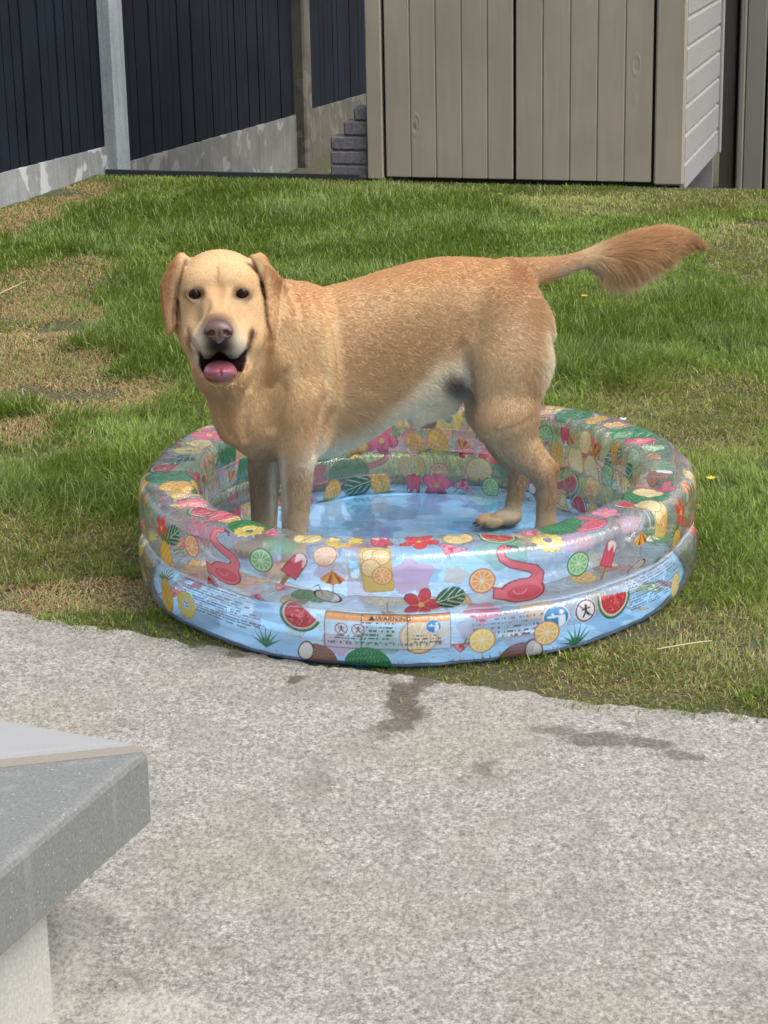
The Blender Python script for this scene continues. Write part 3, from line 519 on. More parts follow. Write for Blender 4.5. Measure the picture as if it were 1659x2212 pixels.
def monstera(p, cs, ct, r, rot=0):
    i, x, y = p.patch(cs, ct, r, rot); q = np.hypot(x, y/.78); rr = r*(.88+.12*np.cos(np.arctan2(y, x))); m_ = sm(q-rr); v = (np.abs(y)*.9+(-x)*.55)/r; cut = (np.abs((v*3.4) % 1-.5) < .10)*(np.abs(y) > r*.10); p.put(i, m_*(1-cut), (22, 100, 66)); p.put(i, m_*(np.abs(y) < .0012), (190, 220, 180)); p.put(i, m_*cut*(np.abs(y) < r*.62), (214, 232, 214), .7)
def pineapple(p, cs, ct, r, rot=0):
    i, x, y = p.patch(cs, ct, r*1.5, rot)
    for k in range(-3, 4): a = k*.36; p.put(i, sm(seg(x, y, 0, r*.7, math.sin(a)*r*.8, r*.7+math.cos(a)*r*.72)-r*.06), (36, 120, 74))
    q = np.hypot(x/.68, y/.95); p.put(i, sm(q-r), (190, 130, 30)); p.put(i, sm(q-r*.95), (236, 176, 50)); g1 = np.abs(((x+y)/r*2.6) % 1-.5); g2 = np.abs(((x-y)/r*2.6) % 1-.5); p.put(i, sm(q-r*.93)*((g1 > .43) | (g2 > .43)), (250, 222, 130))
def coconut(p, cs, ct, r, rot=0):
    i, x, y = p.patch(cs, ct, r*1.3, rot); q = np.hypot(x, y*1.25); p.put(i, sm(q-r), (110, 70, 50)); p.put(i, sm(q-r*.93), (160, 110, 90)); p.put(i, sm(q-r*.9)*(np.abs((y/r*5+.4*np.sin(x/r*6)) % 1-.5) > .4), (120, 80, 60)); q2 = np.hypot((x-r*.8)/.45, y/.7); p.put(i, sm(q2-r), (70, 46, 38)); p.put(i, sm(q2-r*.84), (246, 244, 238))
def aloe(p, cs, ct, r, rot=0):
    i, x, y = p.patch(cs, ct, r, rot)
    for k in range(-3, 4):
        a = k*.42; tx, ty = math.sin(a)*r, math.cos(a)*r*.95-r*.3; t = np.clip(((x)*tx+(y+r*.5)*(ty+r*.5))/(tx*tx+(ty+r*.5)**2), 0, 1); p.put(i, sm(seg(x, y, 0, -r*.5, tx, ty)-r*.11*(1-t)), (28, 120, 76) if k % 2 else (60, 150, 92))
def drink(p, cs, ct, r, rot=0):
    i, x, y = p.patch(cs, ct, r, rot); q = np.hypot(x, y/.42); p.put(i, sm((np.abs(q-r*.85)-r*.09)), (60, 40, 44)); p.put(i, sm(q-r*.76), (240, 226, 214), .5); p.put(i, sm(seg(x, y, -r*.3, 0, -r*.7, r*.6)-.0009), (60, 40, 44)); p.put(i, sm(seg(x, y, -r*.7, r*.6, -r, r*.35)-.0009), (60, 40, 44))
def blob(p, cs, ct, r, col, al=.45, rot=0):
    i, x, y = p.patch(cs, ct, r*1.3, rot); q = np.hypot(x, y*1.3)*(1+.14*np.sin(np.arctan2(y, x)*5+cs*30)); p.put(i, sm(q-r), col, al)
FONT = {'W': (17,17,17,21,21,27,17), 'A': (14,17,17,31,17,17,17), 'R': (30,17,17,30,20,18,17), 'N': (17,25,21,19,17,17,17), 'I': (14,4,4,4,4,4,14), 'G': (14,17,16,23,17,17,14), 'S': (15,16,16,14,1,1,30), 'U': (17,17,17,17,17,17,14)}
def word(p, txt, cs, ct, h, col=(30, 26, 30), rot=0, al=.95):
    i, x, y = p.patch(cs, ct, len(txt)*h, rot); c = h/7; n = len(txt); u = (x+n*6*c/2)/c; v = (h/2-y)/c; li = np.floor(u/6).astype(int); cx_ = np.floor(u-li*6).astype(int); ry = np.floor(v).astype(int)
    ok = (li >= 0) & (li < n) & (ry >= 0) & (ry < 7) & (cx_ < 5) & (cx_ >= 0); bits = np.array([FONT[q] for q in txt]); on = np.zeros(x.shape, bool); on[ok] = (bits[li[ok], ry[ok]] >> (4-cx_[ok])) & 1; p.put(i, on.astype(float), col, al)
def textlines(p, cs, ct, w_, h, n, rot=0, col=(40, 36, 44), al=.8, seed=1, cell=.0022, dens=.62):
    """fine print too small to read: broken rows"""
    i, x, y = p.patch(cs, ct, max(w_, h)*.75, rot); row = (h/2-y)/h*n; ri = np.floor(row).astype(int); fr = row-ri; ci = np.floor((x+w_/2)/cell).astype(int)
    r = np.random.default_rng(seed).random((n+2, int(w_/cell)+4)); brk = np.random.default_rng(seed+1).random((n+2, int(w_/cell)+4)); wlen = np.random.default_rng(seed+2).uniform(.72, 1, n+2)
    ok = (np.abs(x) < w_/2) & (ri >= 0) & (ri < n) & (fr > .22) & (fr < .74); on = np.zeros(x.shape); on[ok] = ((r[ri[ok], ci[ok]] < dens) & (brk[ri[ok], ci[ok]//3] > .12))*((x[ok]+w_/2) < w_*wlen[ri[ok]]); p.put(i, on, col, al)
def frame(p, cs, ct, w_, h, col=(60, 60, 66), t=.0011):
    i, x, y = p.patch(cs, ct, max(w_, h)*.7); d = np.maximum(np.abs(x)-w_/2, np.abs(y)-h/2); p.put(i, sm(np.abs(d)-t), col, .8)
def bar(p, cs, ct, w_, h, col, al=.95):
    i, x, y = p.patch(cs, ct, max(w_, h)*.7); p.put(i, sm(np.maximum(np.abs(x)-w_/2, np.abs(y)-h/2)), col, al)
def nosign(p, cs, ct, r, red=(190, 60, 70)):
    i, x, y = p.patch(cs, ct, r); q = np.hypot(x, y); p.put(i, sm(q-r*1.05), (246, 236, 238), .8); p.put(i, sm(np.abs(q-r*.92)-r*.07), (50, 34, 44)); f = np.minimum(np.hypot(x-r*.05, y-r*.45)-r*.13, seg(x, y, r*.02, r*.3, 0, -r*.12)-r*.11)
    f = np.minimum(f, seg(x, y, -r*.35, r*.12, r*.40, r*.20)-r*.06); f = np.minimum(f, seg(x, y, 0, -r*.1, r*.3, -r*.45)-r*.08); f = np.minimum(f, seg(x, y, 0, -r*.1, -r*.25, -r*.5)-r*.08); p.put(i, sm(f), (24, 22, 28)); p.put(i, sm(seg(x, y, -r*.62, r*.62, r*.62, -r*.62)-r*.055), (60, 40, 50))
def watchsign(p, cs, ct, r):
    i, x, y = p.patch(cs, ct, r); q = np.hypot(x, y); p.put(i, sm(q-r*1.08), (240, 246, 250), .9); p.put(i, sm(q-r), (20, 140, 204)); f = np.minimum(np.hypot(x-r*.45, y-r*.40)-r*.20, np.maximum(np.abs(x-r*.45)-r*.28, np.abs(y+r*.38)-r*.52)); f = np.minimum(f, seg(x, y, r*.4, r*.05, -r*.2, r*.12)-r*.07)
    f = np.minimum(f, np.hypot(x+r*.28, y-r*.28)-r*.12); f = np.minimum(f, seg(x, y, -r*.65, r*.10, -r*.1, r*.05)-r*.09); p.put(i, sm(np.maximum(f, q-r*.92)), (236, 244, 250))
# ---- ring surfaces
def ring_grid(zc, hz, seed, r_mid, hw=.063):
    f0, f1 = math.pi*1.0, math.pi*2.0                      # the half towards the lawn's patio side is sampled finer
    th = np.concatenate([np.arange(-math.pi*.98, .02*math.pi, .0027), np.arange(.02*math.pi, math.pi*1.02-.001, .0040)]); nu = len(th)
    nv = 250; a = np.linspace(0, 2*math.pi, nv*4+1)[:-1]; ce, se = np.cos(a), np.sin(a); k = 1/((np.abs(ce)**4+np.abs(se)**4)**(1/4)); pr, pz = k*ce*hw, k*se*hz
    d = np.concatenate([[0], np.cumsum(np.hypot(np.diff(np.append(pr, pr[0])), np.diff(np.append(pz, pz[0]))))]); per = d[-1]; tq = np.linspace(0, per, nv+1)[:-1]; pr = np.interp(tq, d, np.append(pr, pr[0])); pz = np.interp(tq, d, np.append(pz, pz[0])); al = np.arctan2(pz/hz, pr/hw)
    T = np.where(tq > per/2, tq-per, tq); return th, pr, pz, al, T, per
def ring(name, zc, hz, seed, r_mid, top):
    th, pr, pz, al, T, per = ring_grid(zc, hz, seed, r_mid); nu, nv = len(th), len(pr)
    TH, PRr = np.meshgrid(th, pr, indexing='ij'); _, PZz = np.meshgrid(th, pz, indexing='ij'); _, AL = np.meshgrid(th, al, indexing='ij'); _, TT = np.meshgrid(th, T, indexing='ij'); SS = TH*PR
    # plan: a soft, slightly cornered circle, slack at places
    lobes = .004*np.cos(3*TH+.6)-.015*np.cos(2*TH)+.003*np.cos(7*TH+1)+.0025*np.cos(13*TH+2.0)
    cs3 = np.stack([np.cos(TH)*PR, np.sin(TH)*PR, AL*.06], -1); 
    uu = np.stack([np.cos(TH)*6, np.sin(TH)*6, np.full(TH.shape, float(seed))], -1)
    sag = .5+.5*vnoise(uu*.35)
    crease = np.zeros(TH.shape)
    ridge = lambda q: (1-np.abs(q))**3
    w1 = np.stack([TH*30+AL*1.4, AL*1.1, np.full(TH.shape, 3.3+seed)], -1); w2 = np.stack([TH*74-AL*2.0, AL*2.0, np.full(TH.shape, 9.3+seed)], -1); w3 = np.stack([TH*160+AL*3, AL*4, np.full(TH.shape, 5.3+seed)], -1)
    seam = np.exp(-((np.abs(np.abs(AL)-math.pi*.5))/.55)**2); inner = np.clip((np.abs(AL)-1.0)/1.2, 0, 1); amp = .10+.8*seam+.7*inner
    back = np.clip(np.sin(TH)*.5+.6, .35, 1); amp = amp*(.55+.6*back)
    disp = -amp*(.0026*ridge(vnoise(w1))+.0012*ridge(vnoise(w2))+.0004*ridge(vnoise(w3)))+.0025*vnoise(np.stack([TH*9, AL*1.2, 0*TH+seed], -1))
    for t0, wd_, dp in ((-2.86, .045, .020), (-2.60, .03, .008), (-.36, .05, .018), (-.62, .03, .007), (1.1, .05, .014), (2.2, .04, .012), (-1.9, .02, .004), (.35, .03, .010), (2.75, .03, .009)):   # slack folds, deepest inside
        dth = (TH-t0+math.pi) % (2*math.pi)-math.pi+.05*np.sin(AL*2); disp = disp-dp*np.exp(-(dth/wd_)**2)*np.clip(.15+inner+.3*seam, 0, 1.2)
    kx, kz = np.cos(AL), np.sin(AL); flat = 1-.16*sag
    R_ = r_mid+lobes+PRr*(1)+kx*disp; Z_ = zc+PZz*np.where(PZz > 0, flat, 1)+kz*disp
    V = np.stack([PC[0]+R_*np.cos(TH), PC[1]+R_*np.sin(TH), Z_], -1)
    I = np.arange(nu*nv).reshape(nu, nv); I2 = np.roll(I, -1, 0); F = np.stack([I, I2, np.roll(I2, -1, 1), np.roll(I, -1, 1)], -1).reshape(-1, 4)
    return V, F, SS, TT, per
Ltot = 2*math.pi*PR
DG = lambda d: rad(d)*PR
FRONT_TOP = [(blob, -91.9, .018, .042, (236, 150, 186), .55), (blob, -75.2, .060, .050, (96, 186, 140), .45), (blob, -84, .016, .022, (232, 214, 178), .6), (blob, -135, .050, .036, (226, 90, 120), .4), (blob, -116, .075, .036, (110, 190, 150), .45), (blob, -60, .055, .036, (240, 160, 190), .4), (blob, -101, .085, .030, (236, 150, 160), .35), (blob, -46, .06, .03, (240, 170, 190), .4), (blob, -122, -.03, .03, (240, 170, 190), .35),
    (citrus, -137.9, .016, .025, (238, 140, 56), (250, 168, 84)), (flamingo, -128.0, .020, .066, 0), (pine_slice, -126.0, .104, .033), (citrus, -119.3, .031, .026, (56, 156, 92), (134, 206, 134), (226, 240, 214)),
    (popsicle, -112.8, .026, .044, -33), (citrus, -107.1, .056, .023, (240, 176, 130), (246, 200, 170)), (umbrella, -105.6, .004, .032, 0), (drink, -106.6, -.028, .030, -12), (jug, -97.8, .034, .056, 6),
    (cocktail, -85.0, .066, .040, -30), (hibiscus, -90.1, -.040, .036), (monstera, -85.2, -.030, .032, 15), (citrus, -79.2, .0, .0255, (240, 140, 44), (250, 172, 80)), (flamingo, -71.6, .010, .068, 0),
    (pine_slice, -65.9, .074, .031), (citrus, -60.6, .008, .0265, (60, 160, 94), (136, 208, 136), (226, 240, 214)), (popsicle, -53.0, .004, .044, -22), (umbrella, -43.8, .010, .030, 0), (drink, -44.5, -.042, .030, 18), (jug, -36.0, .040, .050, -14),
    (hibiscus, -26, .020, .036, 0, (230, 60, 64)), (pineapple, -28, -.045, .038, 20), (aloe, -37, -.045, .030, -20), (monstera, -144.5, .020, .032, 40), (hibiscus, -149.0, .024, .032, 0, (230, 60, 64)), (pineapple, -147.5, -.036, .040, 0),
    (cocktail, -120.5, -.050, .026, 160), (melon_slice, -134, -.055, .028, 60), (umbrella, -96, -.06, .022, 180),
    (flamingo, -140, .125, .05, 90), (hibiscus, -150, .125, .04, 0, (246, 120, 140)), (citrus, -28, .115, .034, (240, 206, 110), (250, 226, 140)), (citrus, -36, .085, .030, (240, 206, 110), (250, 222, 130)), (hibiscus, -46, .12, .034, 0, (244, 150, 180)), (melon, -56, .135, .026, 20)]
FRONT_LOW = [(blob, -98, .0, .040, (90, 170, 120), .5), (blob, -88, .02, .03, (240, 190, 80), .5), (melon_slice, -111.7, .052, .043, -37), (citrus, -90.6, .012, .036, (240, 170, 60), (250, 200, 90)), (blob, -105, -.01, .03, (226, 140, 180), .5),
    (bar, -96.1, .022, .232, .074, (214, 232, 236), .4), (bar, -96.1, .050, .230, .017, (240, 156, 40)), (frame, -96.1, .022, .232, .075), (frame, -96.6, .022, .085, .075),
    (nosign, -104.2, .024, .0125), (nosign, -101.2, .024, .0125), (textlines, -97.2, .018, .070, .050, 6, 0, (26, 60, 50), .85, 3), (watchsign, -88.0, .032, .0135), (textlines, -88.6, .006, .066, .020, 3, 0, (60, 40, 20), .8, 4), (textlines, -102.6, .004, .060, .018, 3, 0, (50, 50, 70), .8, 5), (textlines, -96.1, -.006, .220, .010, 1, 0, (40, 60, 80), .7, 12),
    (blob, -79, .060, .034, (226, 100, 130), .75), (blob, -69, .050, .03, (240, 190, 130), .6), (textlines, -74.5, .022, .140, .058, 6, 0, (44, 44, 78), .78, 6), (watchsign, -65.5, .024, .0255), (nosign, -59.2, .024, .0245), (melon_slice, -51.8, .032, .046, -8),
    (textlines, -38, .022, .20, .074, 12, 0, (36, 70, 104), .75, 7, .003, .85), (textlines, -130, .030, .24, .070, 12, 0, (36, 70, 104), .75, 8, .003, .85), (aloe, -118.6, -.012, .036, 0), (aloe, -61.5, -.024, .040, 10), (melon, -99.6, -.052, .040, 0), (coconut, -108.4, -.040, .034, 160), (coconut, -72.5, -.052, .040, 20),
    (citrus, -79.4, -.006, .026, (240, 196, 70), (250, 222, 120)), (citrus, -67.4, -.006, .026, (240, 170, 50), (250, 200, 100)), (cocktail, -83.3, -.02, .022, 0), (blob, -72, -.02, .03, (150, 130, 160), .4), (pine_slice, -140, .0, .03), (pineapple, -147, .0, .04, 10), (citrus, -30, -.01, .026, (240, 196, 70), (250, 222, 120))]
def decorate(p, seed, lst, band, skip, low=False):
    r = np.random.default_rng(seed); per = p.per
    for fn, cs, ct, *rest in lst: pass
    cells = []
    n = int(Ltot/.078)
    for rowi, t in enumerate(np.arange(-per/2+.03, per/2-.01, .080)):
        for k in range(n):
            s_ = (k+.5*(rowi % 2))*Ltot/n+r.normal()*.006-math.pi*PR; tt = t+r.normal()*.006
            if any(abs((s_-a+Ltot/2) % Ltot-Ltot/2) < ww and abs(tt-b) < hh for a, b, ww, hh in skip): continue
            q = [0, 1, 2, 3, 4, 4, 10, 10, 6, 6, 7, 7, 9, 11, 5, 8, 13, 15, 14, 16, 12][r.integers(0, 21)]; rot = r.uniform(-40, 40); z = r.uniform(1.05, 1.4)
            if t > per*.2 or t < -per*.2: z *= 1.12
            if q == 0: citrus(p, s_, tt, .021*z, (238, 150, 60), (248, 176, 84))
            elif q == 1: citrus(p, s_, tt, .020*z, (70, 168, 100), (140, 208, 130), (226, 240, 210))
            elif q == 2: pine_slice(p, s_, tt, .028*z)
            elif q == 3: popsicle(p, s_, tt, .034*z, rot)
            elif q == 4: umbrella(p, s_, tt, .024*z, rot)
            elif q == 5: flamingo(p, s_, tt, .042*z, rot*.5)
            elif q == 6: melon(p, s_, tt, .034*z, rot)
            elif q == 7: pineapple(p, s_, tt, .030*z, rot)
            elif q == 8: hibiscus(p, s_, tt, .030*z, rot, (238, 70, 84))
            elif q == 9: monstera(p, s_, tt, .032*z, rot)
            elif q == 10: jug(p, s_, tt, .034*z, rot*.5)
            elif q == 11: coconut(p, s_, tt, .022*z, rot)
            elif q == 12: cocktail(p, s_, tt, .030*z, rot)
            elif q == 13: citrus(p, s_, tt, .026*z, (236, 196, 80), (248, 222, 130))
            elif q == 14: hibiscus(p, s_, tt, .034*z, rot, (246, 110, 140))
            elif q == 15: melon_slice(p, s_, tt, .032*z, rot)
            else: blob(p, s_, tt, .030*z, [(240, 150, 180), (120, 190, 150), (250, 214, 120)][r.integers(0, 3)], .5)
m = NT('printed_clear_vinyl'); at = m.n('Attribute', attribute_name='Col')
g = m.coord(); crink = m.noise(g, 34, 3, .6); st = m.n('Attribute', attribute_name='ST'); ms_ = m.n('Mapping', {'Vector': st.outputs['Vector'], 'Scale': (95, 13, 0)}); rd = m.noise(ms_.outputs[0], 1.0, 4, .62, .5); sx_ = m.n('SeparateXYZ', {0: st.outputs['Vector']}); rdm = m.math('MULTIPLY', m.math('ABSOLUTE', m.math('SUBTRACT', rd, .5)), sx_.outputs[2]); bmp = m.bump(m.math('ADD', m.math('MULTIPLY', crink, .35), m.math('MULTIPLY', rdm, 3.0)), .60, .004)
fr = m.n('LayerWeight', {'Blend': .5, 'Normal': bmp}); frs = m.math('ADD', m.math('MULTIPLY', m.math('POWER', fr.outputs['Facing'], 4.0), .95), .09); tp = m.n('BsdfTransparent', {0: (.985, .990, .995)}); gl = m.n('BsdfGlossy', {'Roughness': .12, 'Normal': bmp}); hz0 = m.n('BsdfDiffuse', {0: (.90, .92, .95)}); hz1 = m.n('BsdfTranslucent', {0: (.90, .92, .95)}); hz_ = m.n('MixShader', {0: .4, 1: hz0.outputs[0], 2: hz1.outputs[0]})
ink = m.n('BsdfDiffuse', {0: at.outputs['Color']}); ink2 = m.n('BsdfTranslucent', {0: at.outputs['Color']}); inkm = m.n('MixShader', {0: .45, 1: ink.outputs[0], 2: ink2.outputs[0]})
film = m.n('MixShader', {0: .065, 1: tp.outputs[0], 2: hz_.outputs[0]}); body_ = m.n('MixShader', {0: m.math('MULTIPLY', at.outputs['Alpha'], .96), 1: film.outputs[0], 2: inkm.outputs[0]})
fin = m.n('MixShader', {0: m.math('MINIMUM', frs, .9), 1: body_.outputs[0], 2: gl.outputs[0]}); m.t.links.new(fin.outputs[0], m.out.inputs[0]); VINYL = m.m
RM = PR-.063
lowV = ring('low', .062, .061, 1, RM, False); topV = ring('top', .1715, .067, 2, RM-.004, True)
if 'BAKE' not in globals():
    for nm, (V, F, SS, TT, per), lst, seed in (('lower_ring', lowV, FRONT_LOW, 5), ('upper_ring', topV, FRONT_TOP, 9)):
        p = Paint(SS, TT, Ltot); p.per = per; w0 = [-math.pi*.5*PR]
        skip = [(DG(-90), .0, .72 if nm == 'upper_ring' else .80, .068), (DG(-90), -per/2, .74, .115), (DG(-90), per/2, .74, .085)]
        rb = np.random.default_rng(seed+40)
        for k in range(26): blob(p, DG(rb.uniform(-170, -10)), [-1, 1][k % 2]*per*rb.uniform(.36, .5), rb.uniform(.020, .036), [(240, 170, 196), (130, 200, 160), (250, 220, 150), (180, 170, 200)][k % 4], .38)
        decorate(p, seed, [], None, skip, nm == 'lower_ring')
        for e in lst:
            if e[0] is word: word(p, e[1], DG(e[2]), *e[3:])
            else: e[0](p, DG(e[1]), *e[2:])
        cols = np.concatenate([p.rgb, p.a[..., None]], -1).reshape(-1, 4)
        o = keep(mesh_np(nm, V.reshape(-1, 3), F, VINYL, None, True, cols), pool)
        at_ = o.data.attributes.new('ST', 'FLOAT_VECTOR', 'POINT'); q_ = np.abs(TT)/(per/2); crest = np.exp(-((q_-.62)/.34)**2)*(TT > 0)+.15
        at_.data.foreach_set('vector', np.stack([SS, TT, crest], -1).astype(np.float32).ravel())
    # the one legible word of the warning panel, as printed letters lying on the film
    fc_ = bpy.data.curves.new('warning_word', 'FONT'); fc_.body = '\u25b2  WARNING'.replace('\u25b2  ', ''); fc_.size = .0135; fc_.align_x = 'CENTER'; fc_.resolution_u = 2; fo = bpy.data.objects.new('tmp_word', fc_); scene.collection.objects.link(fo)
    bpy.context.view_layer.update(); tm = bpy.data.meshes.new_from_object(fo.evaluated_get(bpy.context.evaluated_depsgraph_get())); bpy.data.objects.remove(fo); bpy.data.curves.remove(fc_)
    V, F, SS, TT, per = lowV; Vf = V.reshape(-1, 3); Sf, Tf = SS.ravel(), TT.ravel(); nn = len(tm.vertices); co = np.zeros(nn*3); tm.vertices.foreach_get('co', co); co = co.reshape(-1, 3); s0, t0 = DG(-95.0), .0455
    tri = [(-.046, .0), (-.0335, .0), (-.0398, .0105)]; co = np.vstack([co, [(a, b, 0) for a, b in tri]]); cand = np.nonzero((np.abs(Sf-s0) < .09) & (np.abs(Tf-t0) < .03))[0]; out = []
    for x, y, _z in co:
        k = cand[((Sf[cand]-s0-x)**2+(Tf[cand]-t0-y)**2).argmin()]; q = Vf[k]; rd_ = q-PC; rd_[2] = 0; rd_ /= np.linalg.norm(rd_); tg = np.array([-rd_[1], rd_[0], 0]); out.append(q+tg*(s0+x-Sf[k])+np.array([0, 0, 1.0])*(t0+y-Tf[k])+rd_*.0013)
    me = bpy.data.meshes.new('warning_print'); me.from_pydata([tuple(map(float, q)) for q in out], [], [tuple(p.vertices) for p in tm.polygons]+[(nn, nn+1, nn+2)]); m = NT('print_black'); m.principled(Base_Color=(.02, .015, .015), Roughness=.5); me.materials.append(m.m); bpy.data.meshes.remove(tm)
    keep(link(bpy.data.objects.new('warning_print', me)), pool)
# ---- welded seams
m = NT('seam_vinyl'); m.principled(Base_Color=(.75, .82, .9), Roughness=.2, Alpha=.14); SEAM = m.m
def lobes_(t): return .004*math.cos(3*t+.6)-.015*math.cos(2*t)+.003*math.cos(7*t+1)+.0025*math.cos(13*t+2.0)
def hoop(name, r0, z0, w_, h, mat, n=400, wob=0.0):
    V = []; 
    for k in range(n):
        t = 2*math.pi*k/n; q = r0+lobes_(t)+wob*math.sin(t*60+2*math.sin(t*9)); z = z0+wob*.6*math.sin(t*47)
        for dr, dz in ((-w_, -h), (w_, -h), (w_, h), (-w_, h)): V.append((PC[0]+(q+dr)*math.cos(t), PC[1]+(q+dr)*math.sin(t), z+dz))
    F = [(k*4+a, ((k+1) % n)*4+a, ((k+1) % n)*4+(a+1) % 4, k*4+(a+1) % 4) for k in range(n) for a in range(4)]
    return keep(mesh_np(name, V, F, mat, None, True), pool)
hoop('welded_seam', RM+.050, .1145, .004, .0009, SEAM, 500, .0012); hoop('welded_seam', RM-.050, .1145, .004, .0012, SEAM, 500, .0012)
# ---- floor
nr, na = 150, 420; rr = np.linspace(0, 1, nr)[1:]; aa = np.linspace(0, 2*math.pi, na+1)[:-1]; A_, R_ = np.meshgrid(aa, rr, indexing='ij')
lob = .004*np.cos(3*A_+.6)-.015*np.cos(2*A_)+.003*np.cos(7*A_+1)+.0025*np.cos(13*A_+2.0); Rf = R_*(PR-.026+lob)
X, Y = Rf*np.cos(A_), Rf*np.sin(A_); zf = .0075+.0030*(1-np.abs(vnoise(np.stack([X*7+Y*2, Y*16, 0*X+2], -1))))**4+.0022*(1-np.abs(vnoise(np.stack([X*3, Y*30+X*6, 0*X+7], -1))))**5*1.3+.0015*vnoise(np.stack([X*20, Y*20, 0*X], -1)); zf = np.where(R_ > .93, .0055, zf)
V = np.concatenate([np.stack([PC[0]+X, PC[1]+Y, zf], -1).reshape(-1, 3), [[PC[0], PC[1], .009]]]); I = np.arange(na*(nr-1)).reshape(na, nr-1); I2 = np.roll(I, -1, 0); F = np.stack([I[:, :-1], I[:, 1:], I2[:, 1:], I2[:, :-1]], -1).reshape(-1, 4)
FC = np.ones((len(V), 4), np.float32); base = arr_srgb((140, 204, 252), .92); c = np.tile(base, (len(V), 1)); r = np.random.default_rng(31)
for k in range(70):
    cx_, cy_, q = r.uniform(-.5, .5), r.uniform(-.5, .5), r.uniform(.025, .06); d = np.hypot(V[:, 0]-PC[0]-cx_, (V[:, 1]-PC[1]-cy_)*1.0)*(1+.15*np.sin(5*np.arctan2(V[:, 1]-PC[1]-cy_, V[:, 0]-PC[0]-cx_)+k)); m_ = np.clip((q-d)/.0015, 0, 1)[:, None]*.8; col = arr_srgb([(100, 166, 220), (172, 224, 254), (98, 156, 200)][k % 3], .85); c = c*(1-m_)+col*m_
FC[:, :3] = c
m = NT('blue_floor_vinyl'); at = m.n('Attribute', attribute_name='Col'); m.principled(Base_Color=at.outputs[0], Roughness=.22, Normal=m.bump(m.noise(m.geo(), 25, 3), .3, .004)); BLUE = m.m
keep(mesh_np('floor', V, F, m.m, None, True, FC), pool)
m = NT('blue_rim_vinyl'); m.principled(Base_Color=srgb(34, 88, 140), Roughness=.4); hoop('base_rim', PR-.022, .0065, .0035, .0025, m.m, 500, .0008)
# ---- air valve tab on the far right of the upper ring
t = rad(36); vp = PC+np.array([(PR-.02)*math.cos(t), (PR-.02)*math.sin(t), .212]); m = NT('valve_white'); m.principled(Base_Color=srgb(214, 226, 238), Roughness=.3)
V = []; n = 16
for rr_, zz in ((.012, 0), (.012, .002), (.006, .003), (.006, .012), (.008, .013), (.008, .017), (.0035, .018)):
    for k in range(n): a = 2*math.pi*k/n; V.append(vp+np.array([math.cos(a)*rr_+zz*.9*math.cos(t), math.sin(a)*rr_+zz*.9*math.sin(t), zz*.7]))
F = [(l*n+k, l*n+(k+1) % n, (l+1)*n+(k+1) % n, (l+1)*n+k) for l in range(6) for k in range(n)]; keep(mesh_np('air_valve', V, F, m.m), pool)
# ---- the little water in it
m = NT('shallow_water'); g = m.geo(); mw = m.n('Mapping', {'Vector': g, 'Scale': (1.0, 1.6, 1)}); nb = m.bump(m.noise(mw.outputs[0], 14, 3, .5), .10, .010); fr = m.n('Fresnel', {'IOR': 1.33, 'Normal': nb}); tp = m.n('BsdfTransparent', {0: (.95, .985, 1)}); gl = m.n('BsdfGlossy', {'Roughness': .06, 'Normal': nb}); f_ = m.n('MixShader', {0: m.math('MULTIPLY', fr.outputs[0], .40, True), 1: tp.outputs[0], 2: gl.outputs[0]}); m.t.links.new(f_.outputs[0], m.out.inputs[0])
V = [(PC[0]+q*math.cos(a), PC[1]+q*math.sin(a), .0155) for q in (.15, .3, .468) for a in np.linspace(0, 2*math.pi, 121)[:-1]]+[(PC[0], PC[1], .0155)]
n = 120; F = [(l*n+k, l*n+(k+1) % n, (l+1)*n+(k+1) % n, (l+1)*n+k) for l in range(2) for k in range(n)]; me = bpy.data.meshes.new('water'); me.from_pydata(V, [], F+[(k, (k+1) % n, 3*n) for k in range(n)]); me.materials.append(m.m); tag(link(bpy.data.objects.new('water', me)), kind='structure')
# ================================================================== the dog
HEAD = rad(17)
DO = np.array([.04, 4.30, 0.0]); Fv = np.array([-math.cos(HEAD), -math.sin(HEAD), 0]); Nv = np.array([math.sin(HEAD), -math.cos(HEAD), 0]); Zv = np.array([0, 0, 1.0])
DM = np.stack([Fv, Nv, Zv])                 # world -> dog frame: a forwards, b towards its left flank, z up
def w2d(p): return (np.asarray(p)-DO) @ DM.T
def d2w(q): return np.asarray(q) @ DM + DO
def L(x, y, b):
    d = ray(x, y); return w2d(CAMP + d*((np.dot(DO-CAMP, Nv)+b)/np.dot(d, Nv)))
HD = float(np.dot(d2w(L(478, 640, .045))-CAMP, FWD))      # distance of the skull
def HP(x, y, d): return w2d(CAMP + ray(x, y)*(HD-d))
HA = np.stack([DM@RT, DM@UP, DM@(-FWD)])     # head axes (across, up, out of the face) in the dog frame
VOX = globals().get('VOX', .0036)
G0 = np.array([-.80, -.20, -.01]); G1 = np.array([.50, .29, .80])
